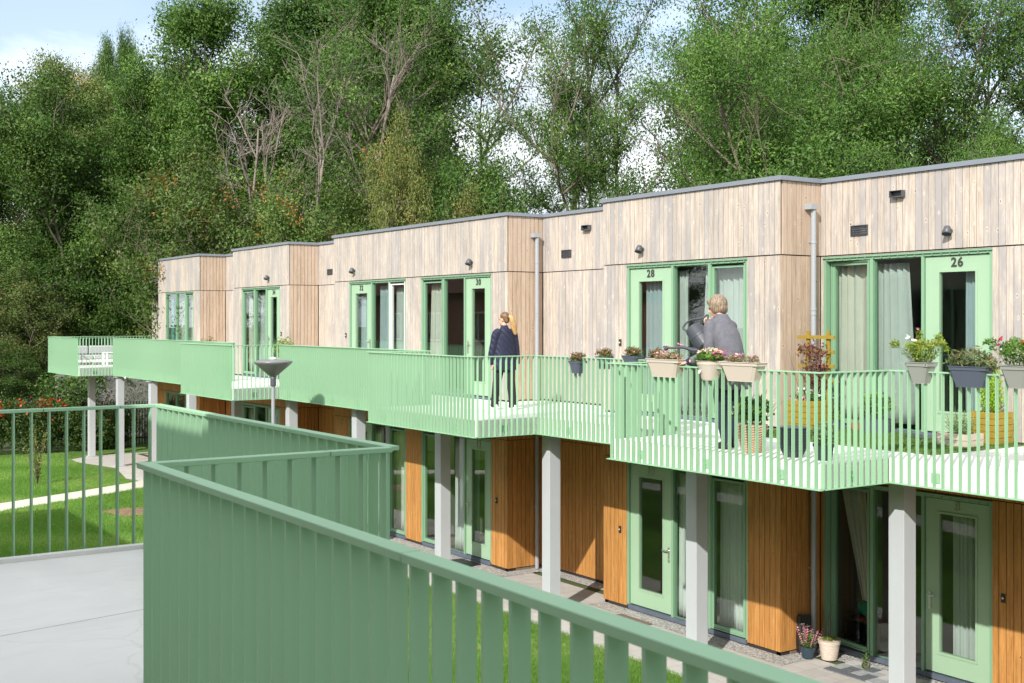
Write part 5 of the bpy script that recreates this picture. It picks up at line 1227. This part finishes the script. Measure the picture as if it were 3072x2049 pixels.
# ================================================================ things behind the ground-floor glass
sf = thing('display_shelf', 'dark shelf with a red cloth behind the left pane beside door 8', 'shelf', (14.15, 11.5, 0.05)); m = MB(); m.box(-0.15,0.25,-0.35,0.3,0.42,0.45); m.box(-0.15,0.25,-0.35,0.3,0.12,0.15); m.build('shelf_board', M['black'], sf)
for y in (-0.35,0.27): m = MB(); m.box(-0.15,0.25,y,y+0.03,0,0.42); m.build('leg', M['black'], sf)
m = MB(); m.cbox(-0.16,0.24,-0.34,0.1,0.4501,0.47,0.005); m.build('red_cloth', simple('red_cloth',(0.35,0.05,0.04),0.9), sf)
m = MB(); m.ell((0,0,0),0.13,0.17,0.12,20,12); m.xf(Matrix.Rotation(0.4,4,'X')); o = m.build('cushion', simple('emerald_cushion',(0.0,0.24,0.13),0.8), smooth=True); o.location = (14.15,11.48,0.66); tag(o, 'emerald green cushion on the shelf behind the glass beside door 8', 'cushion')

# ================================================================ people
def skinned(name, joints, edges, m, parent, sub=2, root=0):
    me = bpy.data.meshes.new(name); me.from_pydata([j[0] for j in joints], edges, []); me.materials.append(m); me.update()
    o = bpy.data.objects.new(name, me); C.objects.link(o); o.parent = parent
    o.modifiers.new('skin', 'SKIN')
    if not me.skin_vertices: 
        bpy.context.view_layer.objects.active = o
    sv = me.skin_vertices[0].data if me.skin_vertices else None
    if sv is None: return o
    for i, j in enumerate(joints):
        r = j[1]; sv[i].radius = r if hasattr(r, '__len__') else (r, r); sv[i].use_root = (i == root); sv[i].use_loose = False
    s = o.modifiers.new('sub', 'SUBSURF'); s.levels = sub; s.render_levels = sub
    return o
def chain_mesh(parts):
    """several closed lofted tubes in one mesh builder: [(points, radii, flat)]"""
    mb = MB()
    for pts, rad, fl_ in parts: mb.tube(pts, rad, 14, flat=fl_)
    return mb
def smooth_path(pts, rad, n=4):
    """catmull-rom resampling of points and radii"""
    P_ = [Vector(p) for p in pts]; out = []; ro = []
    for i in range(len(P_)-1):
        p0 = P_[max(i-1,0)]; p1 = P_[i]; p2 = P_[i+1]; p3 = P_[min(i+2,len(P_)-1)]
        for k in range(n):
            t = k/n; out.append(0.5*((2*p1)+(-p0+p2)*t+(2*p0-5*p1+4*p2-p3)*t*t+(-p0+3*p1-3*p2+p3)*t**3)); ro.append(rad[i]+(rad[i+1]-rad[i])*(t*t*(3-2*t)))
    return out+[P_[-1]], ro+[rad[-1]]
def loft_ellipses(rs, n=28):
    """rings from (cx,cy,cz,rx,ry,rotz[,lean])"""
    out = []
    for (cx,cy,cz,rx,ry,rt) in rs:
        out.append([(cx+rx*math.cos(a)*math.cos(rt)-ry*math.sin(a)*math.sin(rt), cy+rx*math.cos(a)*math.sin(rt)+ry*math.sin(a)*math.cos(rt), cz) for a in [2*math.pi*i/n for i in range(n)]])
    return out
def remesh(o, vox=0.01, it=4):
    r = o.modifiers.new('blend', 'REMESH'); r.mode = 'VOXEL'; r.voxel_size = vox; r.use_smooth_shade = True
    s = o.modifiers.new('soft', 'SMOOTH'); s.factor = 0.5; s.iterations = it
def hand_parts(wr, dr, pn, curl=0.5, side=1, s=1.0):
    """palm and five fingers: wrist point, direction, palm normal"""
    wr = Vector(wr); d = Vector(dr).normalized(); n = Vector(pn); n = (n-d*n.dot(d)).normalized(); u = d.cross(n).normalized()*side
    parts = [([wr-d*0.02*s, wr+d*0.03*s, wr+d*0.075*s, wr+d*0.085*s], [0.024*s,0.032*s,0.036*s,0.026*s], 0.55)]
    pp_ = []
    for k, (off, ln) in enumerate(((0.028,0.068),(0.010,0.078),(-0.009,0.073),(-0.027,0.058))):
        b = wr+d*0.075*s+u*off*s; p1 = b+(d*math.cos(curl*0.6)+n*math.sin(curl*0.6))*ln*0.45*s; p2 = p1+(d*math.cos(curl*1.6)+n*math.sin(curl*1.6))*ln*0.32*s; p3 = p2+(d*math.cos(curl*2.5)+n*math.sin(curl*2.5))*ln*0.26*s
        pp_.append(([b-d*0.02*s,b,p1,p2,p3], [0.009*s,0.0095*s,0.0085*s,0.008*s,0.006*s], 1))
    t0 = wr+d*0.022*s+u*0.028*s; pp_.append(([t0, t0+(u*0.7+d*0.7+n*0.25)*0.035*s, t0+(u*0.75+d*1.55+n*0.8*curl)*0.04*s], [0.012*s,0.011*s,0.008*s], 1))
    # palm flattened towards n: emulate with two side-by-side tubes
    parts = [([wr-d*0.03*s+u*o_, wr+d*0.02*s+u*o_*1.4, wr+d*0.08*s+u*o_*2.1], [0.017*s,0.019*s,0.014*s], 1) for o_ in (-0.011*s,-0.0035*s,0.0035*s,0.011*s)]
    return parts+pp_
def head_parts(c, fwd, up=(0,0,1), s=1.0):
    """lofted head: list of tubes + features as ellipsoids baked into one builder"""
    c = Vector(c); f = Vector(fwd).normalized(); u = Vector(up); u = (u-f*u.dot(f)).normalized(); r = f.cross(u).normalized()
    Mx = Matrix((( r.x, f.x, u.x, c.x),( r.y, f.y, u.y, c.y),( r.z, f.z, u.z, c.z),(0,0,0,1)))
    mb = MB(); mb.ell((0,-0.012*s,0.025*s), 0.074*s,0.092*s,0.094*s,20,14)
    mb.ell((0,0.022*s,-0.045*s), 0.056*s,0.062*s,0.072*s,18,12)
    mb.ell((0,0.094*s,-0.020*s), 0.013*s,0.018*s,0.022*s,10,8); mb.ell((0,0.086*s,-0.004*s), 0.009*s,0.012*s,0.026*s,8,8)
    mb.ell((0,0.083*s,-0.062*s), 0.024*s,0.010*s,0.006*s,10,6); mb.ell((0,0.076*s,-0.095*s), 0.02*s,0.016*s,0.018*s,10,8)
    mb.ell((0,0.074*s,0.022*s), 0.05*s,0.013*s,0.010*s,12,6)
    for q in (-1,1): mb.ell((q*0.074*s,-0.008*s,-0.012*s), 0.009*s,0.019*s,0.031*s,8,8)
    mb.xf(Mx); return mb, Mx
M['eye'] = simple('eye', (0.12,0.08,0.05), 0.2)
def eyes(Mx, parent, s=1.0):
    mb = MB()
    for q in (-1,1): mb.ell((q*0.031*s,0.077*s,0.004*s), 0.012*s,0.008*s,0.007*s,10,8)
    mb.xf(Mx); mb.build('eye', M['eye'], parent, smooth=True)

# ---- woman with the ponytail, walking away along the gallery
F0 = DECK
w1 = thing('person', 'woman with blonde ponytail, navy quilted jacket and black trousers, seen from behind', 'person', (11.75, 17.45, F0))
M['navy'] = simple('navy_quilt', (0.018,0.022,0.065), 0.75, var=0.15, scale=6)
def quilt():
    m, nt, b = newmat('navy_quilted'); l = nt.links.new; b.inputs['Base Color'].default_value = (0.014,0.017,0.045,1); b.inputs['Roughness'].default_value = 0.7
    tc = N(nt,'ShaderNodeTexCoord'); mp = N(nt,'ShaderNodeMapping'); mp.inputs['Rotation'].default_value = (0.0,0.78,0.3); l(tc.outputs['Object'],mp.inputs[0])
    w = N(nt,'ShaderNodeTexWave', i_Scale=4.2, i_Distortion=1.2, i_Detail=1.0); l(mp.outputs[0],w.inputs['Vector']); bp = N(nt,'ShaderNodeBump', i_Strength=0.6, i_Distance=0.02); l(w.outputs['Fac'],bp.inputs['Height']); l(bp.outputs[0],b.inputs['Normal'])
    return m
M['quilt'] = quilt()
M['trousers'] = simple('black_trousers', (0.016,0.014,0.018), 0.85); M['jeans'] = simple('navy_trousers', (0.018,0.024,0.05), 0.85)
mb, Mx = head_parts((0.0,0.02,1.595), (-0.42,0.9,-0.05)); 
for pts, rad, fl_ in ([([(0,-0.01,1.36),(0,0.0,1.44),(0,0.008,1.52)],[0.075,0.05,0.048],1), ([(0,0,0.9),(0,-0.01,1.1),(0,-0.01,1.3),(0,-0.01,1.4)],[0.12,0.11,0.12,0.07],0.8)]
    + [([(q*0.08,0,0.92),(q*0.085,y_*0.5,0.52),(q*0.09,y_,0.10)],[0.08,0.05,0.035],1) for q,y_ in ((-1,0.17),(1,-0.13))]
    + [([(q*0.17,-0.01,1.36),(q*0.22,y_*0.4,1.10),(q*0.235,y_,0.84)],[0.045,0.036,0.025],1) for q,y_ in ((-1,0.03),(1,-0.02))]
    + hand_parts((-0.235,0.03,0.83),(0,0.15,-1),(1,0,0),0.35,1)+hand_parts((0.235,-0.02,0.83),(0,0.1,-1),(-1,0,0),0.35,-1)): mb.tube(pts, rad, 14, flat=fl_)
o = mb.build('body', M['skin'], w1); remesh(o, 0.008, 2); eyes(Mx, w1)
jk = MB(); jk.rings(loft_ellipses([(0,0.0,0.70,0.235,0.15,0),(0,-0.003,0.74,0.240,0.155,0),(0,-0.008,0.90,0.232,0.150,0),(0,-0.012,1.05,0.218,0.138,0),(0,-0.014,1.20,0.205,0.128,0),(0,-0.014,1.30,0.195,0.118,0),(0,-0.012,1.37,0.165,0.100,0),(0,-0.008,1.42,0.105,0.080,0),(0,-0.004,1.45,0.072,0.068,0),(0,0.0,1.49,0.062,0.062,0)]))
for q, y_ in ((-1,0.05),(1,-0.03)):
    p_, r_ = smooth_path([(q*0.12,-0.012,1.375),(q*0.185,-0.012,1.33),(q*0.225,y_*0.3-0.01,1.14),(q*0.250,y_*0.6,0.98),(q*0.255,y_,0.80)], [0.07,0.075,0.066,0.060,0.050]); jk.tube(p_, r_, 16)
o = jk.build('jacket', M['quilt'], w1); remesh(o, 0.009, 3)
tr = MB()
for q, y_, lift in ((-1,0.17,0.0),(1,-0.13,0.0)):
    p_, r_ = smooth_path([(q*0.075,0.0,0.92),(q*0.09,y_*0.25,0.72),(q*0.092,y_*0.55,0.48),(q*0.092,y_*0.9,0.22),(q*0.092,y_,0.045)], [0.115,0.098,0.078,0.070,0.074]); tr.tube(p_, r_, 16)
tr.tube([(0,0,0.80),(0,0,0.97)],[0.15,0.14],16,flat=0.8); o = tr.build('trousers', M['trousers'], w1); remesh(o, 0.009, 3)
for q, y_ in ((-1,0.20),(1,-0.10)):
    m = MB(); m.rings(loft_ellipses([(q*0.095,y_,0.003,0.042,0.125,0),(q*0.095,y_,0.03,0.045,0.128,0),(q*0.095,y_-0.01,0.055,0.040,0.110,0),(q*0.095,y_-0.05,0.09,0.034,0.06,0)],18)); m.build('shoe', M['whitepaint'], w1, smooth=True)
def hairmat(name, a, b_):
    m, nt, b = newmat(name); l = nt.links.new; tc = N(nt,'ShaderNodeTexCoord'); mp = N(nt,'ShaderNodeMapping'); mp.inputs['Scale'].default_value = (1,1,0.12); l(tc.outputs['Object'],mp.inputs[0])
    n = N(nt,'ShaderNodeTexNoise', i_Scale=90.0, i_Detail=3.0); l(mp.outputs[0],n.inputs['Vector']); r = N(nt,'ShaderNodeValToRGB'); e = r.color_ramp.elements; e[0].position=0.35; e[1].position=0.65; e[0].color=col(a); e[1].color=col(b_)
    l(n.outputs['Fac'],r.inputs[0]); l(r.outputs[0],b.inputs['Base Color']); b.inputs['Roughness'].default_value=0.45; bp=N(nt,'ShaderNodeBump', i_Strength=0.8, i_Distance=0.01); l(n.outputs['Fac'],bp.inputs['Height']); l(bp.outputs[0],b.inputs['Normal']); return m
M['hair_dark'] = hairmat('ash_blonde_hair', (0.09,0.045,0.02), (0.26,0.15,0.075)); M['hair_blonde'] = hairmat('blonde_ponytail', (0.36,0.20,0.07), (0.60,0.38,0.16)); M['hair_grey'] = hairmat('greying_blonde_hair', (0.13,0.085,0.05), (0.36,0.27,0.19))
h = MB(); h.ell((0,-0.028,0.040), 0.083,0.092,0.093,22,14); h.ell((0,-0.06,-0.02), 0.062,0.05,0.055,16,10); h.xf(Mx); o = h.build('hair', M['hair_dark'], w1); remesh(o, 0.007, 2)
h = MB(); b0 = Mx @ Vector((0.0,-0.105,0.045)); p_, r_ = smooth_path([b0+Vector((-0.01,0.02,0.0)), b0+Vector((0.03,-0.03,-0.01)), b0+Vector((0.055,-0.045,-0.09)), b0+Vector((0.08,-0.045,-0.19)), b0+Vector((0.11,-0.04,-0.29)), b0+Vector((0.12,-0.035,-0.33))], [0.025,0.042,0.052,0.050,0.036,0.010]); h.tube(p_, r_, 14, flat=0.75)
h.build('ponytail', M['hair_blonde'], w1, smooth=True)

# ---- woman watering the planters
bx, by = 10.47, 10.66
w2 = thing('person', 'woman with short grey-blonde hair and grey cardigan leaning to water the planters', 'person', (bx, by, F0))
def loc(p): return Vector((p[0]-bx, p[1]-by, p[2]-F0))
hc_ = loc((10.50, 10.86, 5.035)); rh = loc((10.56, 11.10, 4.885)); rw = loc((10.60, 11.03, 4.87)); lw_ = loc((10.045, 10.86, 4.365)); le = loc((10.23, 10.73, 4.45)); ls = loc((10.30, 10.76, 4.80)); rs_ = loc((10.70, 10.80, 4.79)); re = loc((10.78, 11.02, 4.68)); ch = loc((10.49, 10.73, 4.82)); hip = loc((10.50, 10.60, 4.22))
mb, Mx = head_parts(hc_, (-0.55,0.80,-0.35), (0,0.2,1), 1.08)
parts = [([hc_+Vector((0,-0.02,-0.06)), ch+Vector((0,0.02,0.04)), ch],[0.055,0.058,0.09],1), ([ch, hip],[0.13,0.13],0.8),
  ([rs_, re, rw],[0.045,0.038,0.026],1), ([ls, le, lw_],[0.045,0.038,0.027],1)]+[([hip+Vector((q*0.09,0,0)), Vector((q*0.10,-0.02,0.50)), Vector((q*0.10,-0.05+0.06*q,0.08))],[0.085,0.055,0.036],1) for q in (-1,1)]
parts += hand_parts(lw_,(-0.45,1,-0.32),(0,0,-1),0.25,1,1.05)+hand_parts(rw,(rh-rw)+Vector((-0.02,0.04,0.0)),(-0.6,-0.3,-0.75),1.25,-1,1.05)
for pts, rad, fl_ in parts: mb.tube(pts, rad, 14, flat=fl_)
o = mb.build('body', M['skin'], w2); remesh(o, 0.008, 2); eyes(Mx, w2, 1.08)
M['cardigan'] = simple('grey_wool', (0.135,0.135,0.155), 0.95, var=0.18, scale=25, bump=0.6, bscale=110)
cg = MB(); 
def lr(a, b, t): return a+(b-a)*t
rg_ = []
hx, hy, hz = hip; cx_, cy_, cz_ = ch
for t, rx, ry in ((-0.32,0.215,0.17),(-0.28,0.222,0.175),(0.0,0.225,0.175),(0.3,0.21,0.165),(0.6,0.205,0.155),(0.82,0.21,0.145),(0.95,0.19,0.125),(1.06,0.145,0.105),(1.17,0.09,0.085),(1.22,0.07,0.072)):
    bow = -0.035*math.sin(max(0,min(1,t))*math.pi); rg_.append((lr(hx,cx_,t), lr(hy,cy_,t)+bow, lr(hz,cz_,t), rx, ry, 0.15))
cg.rings(loft_ellipses(rg_))
for pl, rd in (([ls+Vector((0.09,0,0.03)), ls, ls.lerp(le,0.5)+Vector((-0.01,-0.02,0.0)), le, le.lerp(lw_,0.5), lw_+Vector((0.01,-0.01,0.005))],[0.07,0.080,0.072,0.064,0.056,0.045]), ([rs_+Vector((-0.09,0,0.03)), rs_, rs_.lerp(re,0.5), re, re.lerp(rw,0.6), rw+Vector((0,-0.015,0))],[0.07,0.078,0.068,0.06,0.05,0.04])):
    p_, r_ = smooth_path(pl, rd, 4); cg.tube(p_, r_, 16)
o = cg.build('cardigan', M['cardigan'], w2); remesh(o, 0.010, 4)
cf = MB(); cf.tube([lw_+Vector((0.004,-0.012,0.004)), lw_+Vector((-0.012,0.026,-0.006))],[0.046,0.040],16); cf.build('shirt_cuff', M['navy'], w2)
tr = MB()
for q in (-1,1):
    p_, r_ = smooth_path([hip+Vector((q*0.085,0,0.05)), Vector((q*0.095,-0.02,0.70)), Vector((q*0.10,-0.03,0.46)), Vector((q*0.10,-0.05+0.06*q,0.07))],[0.125,0.10,0.078,0.06]); tr.tube(p_, r_, 16)
o = tr.build('trousers', M['jeans'], w2); remesh(o, 0.010, 3)
for q in (-1,1):
    m = MB(); y_ = 0.0+0.06*q; m.rings(loft_ellipses([(q*0.105,y_,0.003,0.044,0.128,0),(q*0.105,y_,0.03,0.047,0.13,0),(q*0.105,y_-0.01,0.06,0.042,0.11,0),(q*0.105,y_-0.05,0.095,0.036,0.065,0)],18)); m.build('shoe', M['black'], w2, smooth=True)
h = MB(); h.ell((0,-0.035,0.035), 0.116,0.120,0.122,24,16); h.ell((0,-0.06,-0.045), 0.098,0.075,0.075,20,12); h.ell((-0.075,0.005,-0.01), 0.03,0.06,0.08,14,10); h.ell((0.075,0.005,-0.01), 0.03,0.06,0.08,14,10); h.ell((0,0.045,0.085),0.07,0.05,0.035,14,8); h.xf(Mx); o = h.build('hair', M['hair_grey'], w2); remesh(o, 0.009, 3)

M['can'] = simple('dark_can_plastic', (0.05,0.057,0.068), 0.42)
# ---- watering can, tilted, held by the handle
wc = thing('watering_can', 'dark grey plastic watering can tilted over the beige planter', 'watering can', (0,0,0))
top = Vector(pv(2078, 982, 10.36)); bot = Vector(pv(2116, 1032, 10.40)); ax = (top-bot).normalized(); tip = Vector(pv(2004, 1043, 10.12))
L_ = (top-bot).length
sd2 = (tip-bot); sd2 = (sd2-ax*sd2.dot(ax)).normalized(); wd = ax.cross(sd2).normalized()
def ring_at(p, ra, rb, n=26): return [p+sd2*ra*math.cos(2*math.pi*i/n)+wd*rb*math.sin(2*math.pi*i/n) for i in range(n)]
m = MB(); m.rings([ring_at(bot-ax*0.03,0.09,0.07), ring_at(bot-ax*0.02,0.126,0.098), ring_at(bot+ax*0.02,0.130,0.102), ring_at(bot+ax*L_*0.40,0.128,0.10), ring_at(bot+ax*L_*0.42,0.133,0.104), ring_at(bot+ax*L_*0.48,0.133,0.104), ring_at(bot+ax*L_*0.50,0.126,0.098), ring_at(bot+ax*L_*0.92,0.112,0.082), ring_at(bot+ax*L_*0.97,0.106,0.076), ring_at(bot+ax*L_,0.104,0.076)])
m.build('tank', M['can'], wc, smooth=False)
hp = top+sd2*(-0.035); m = MB(); m.rings([ring_at(hp+ax*0.001,0.038,0.03), ring_at(hp+ax*0.010,0.036,0.028)]); m.build('filler_hole', M['black'], wc)
m = MB(); b1 = bot+sd2*0.10-ax*0.0; p_, r_ = smooth_path([b1-sd2*0.03, b1+sd2*0.05+ax*0.01, (b1+tip)*0.5+Vector((0,0,0.01)), tip+(b1-tip)*0.18, tip],[0.042,0.032,0.019,0.014,0.014]); m.tube(p_, r_, 14); m.build('spout', M['can'], wc, smooth=True)
d = (tip-b1).normalized(); m = MB(); m.tube([tip-d*0.01, tip+d*0.035+Vector((0,0,-0.012)), tip+d*0.045+Vector((0,0,-0.018))],[0.016,0.038,0.040],18); m.build('rose', M['can'], wc, smooth=False)
rhw = rh+Vector((bx,by,F0)); g = rhw+Vector((-0.04,0.05,0.01))
m = MB(); p_, r_ = smooth_path([top+sd2*0.07-ax*0.02, top+sd2*0.10+ax*0.07, (top+g)*0.5+ax*0.085+sd2*0.055, g, g-sd2*0.09-ax*0.02, bot-sd2*0.115+ax*L_*0.55],[0.012,0.012,0.012,0.013,0.013,0.012],6); m.tube(p_, r_, 12); m.build('handle', M['can'], wc, smooth=True)
m = MB(); m.tube([b1+sd2*0.02+ax*0.04, b1+sd2*0.07+ax*0.065],[0.008,0.010],8); m.build('spout_clip', M['can'], wc)
for c in (13,): pass
# unused prototypes are all placed; nothing left at the origin
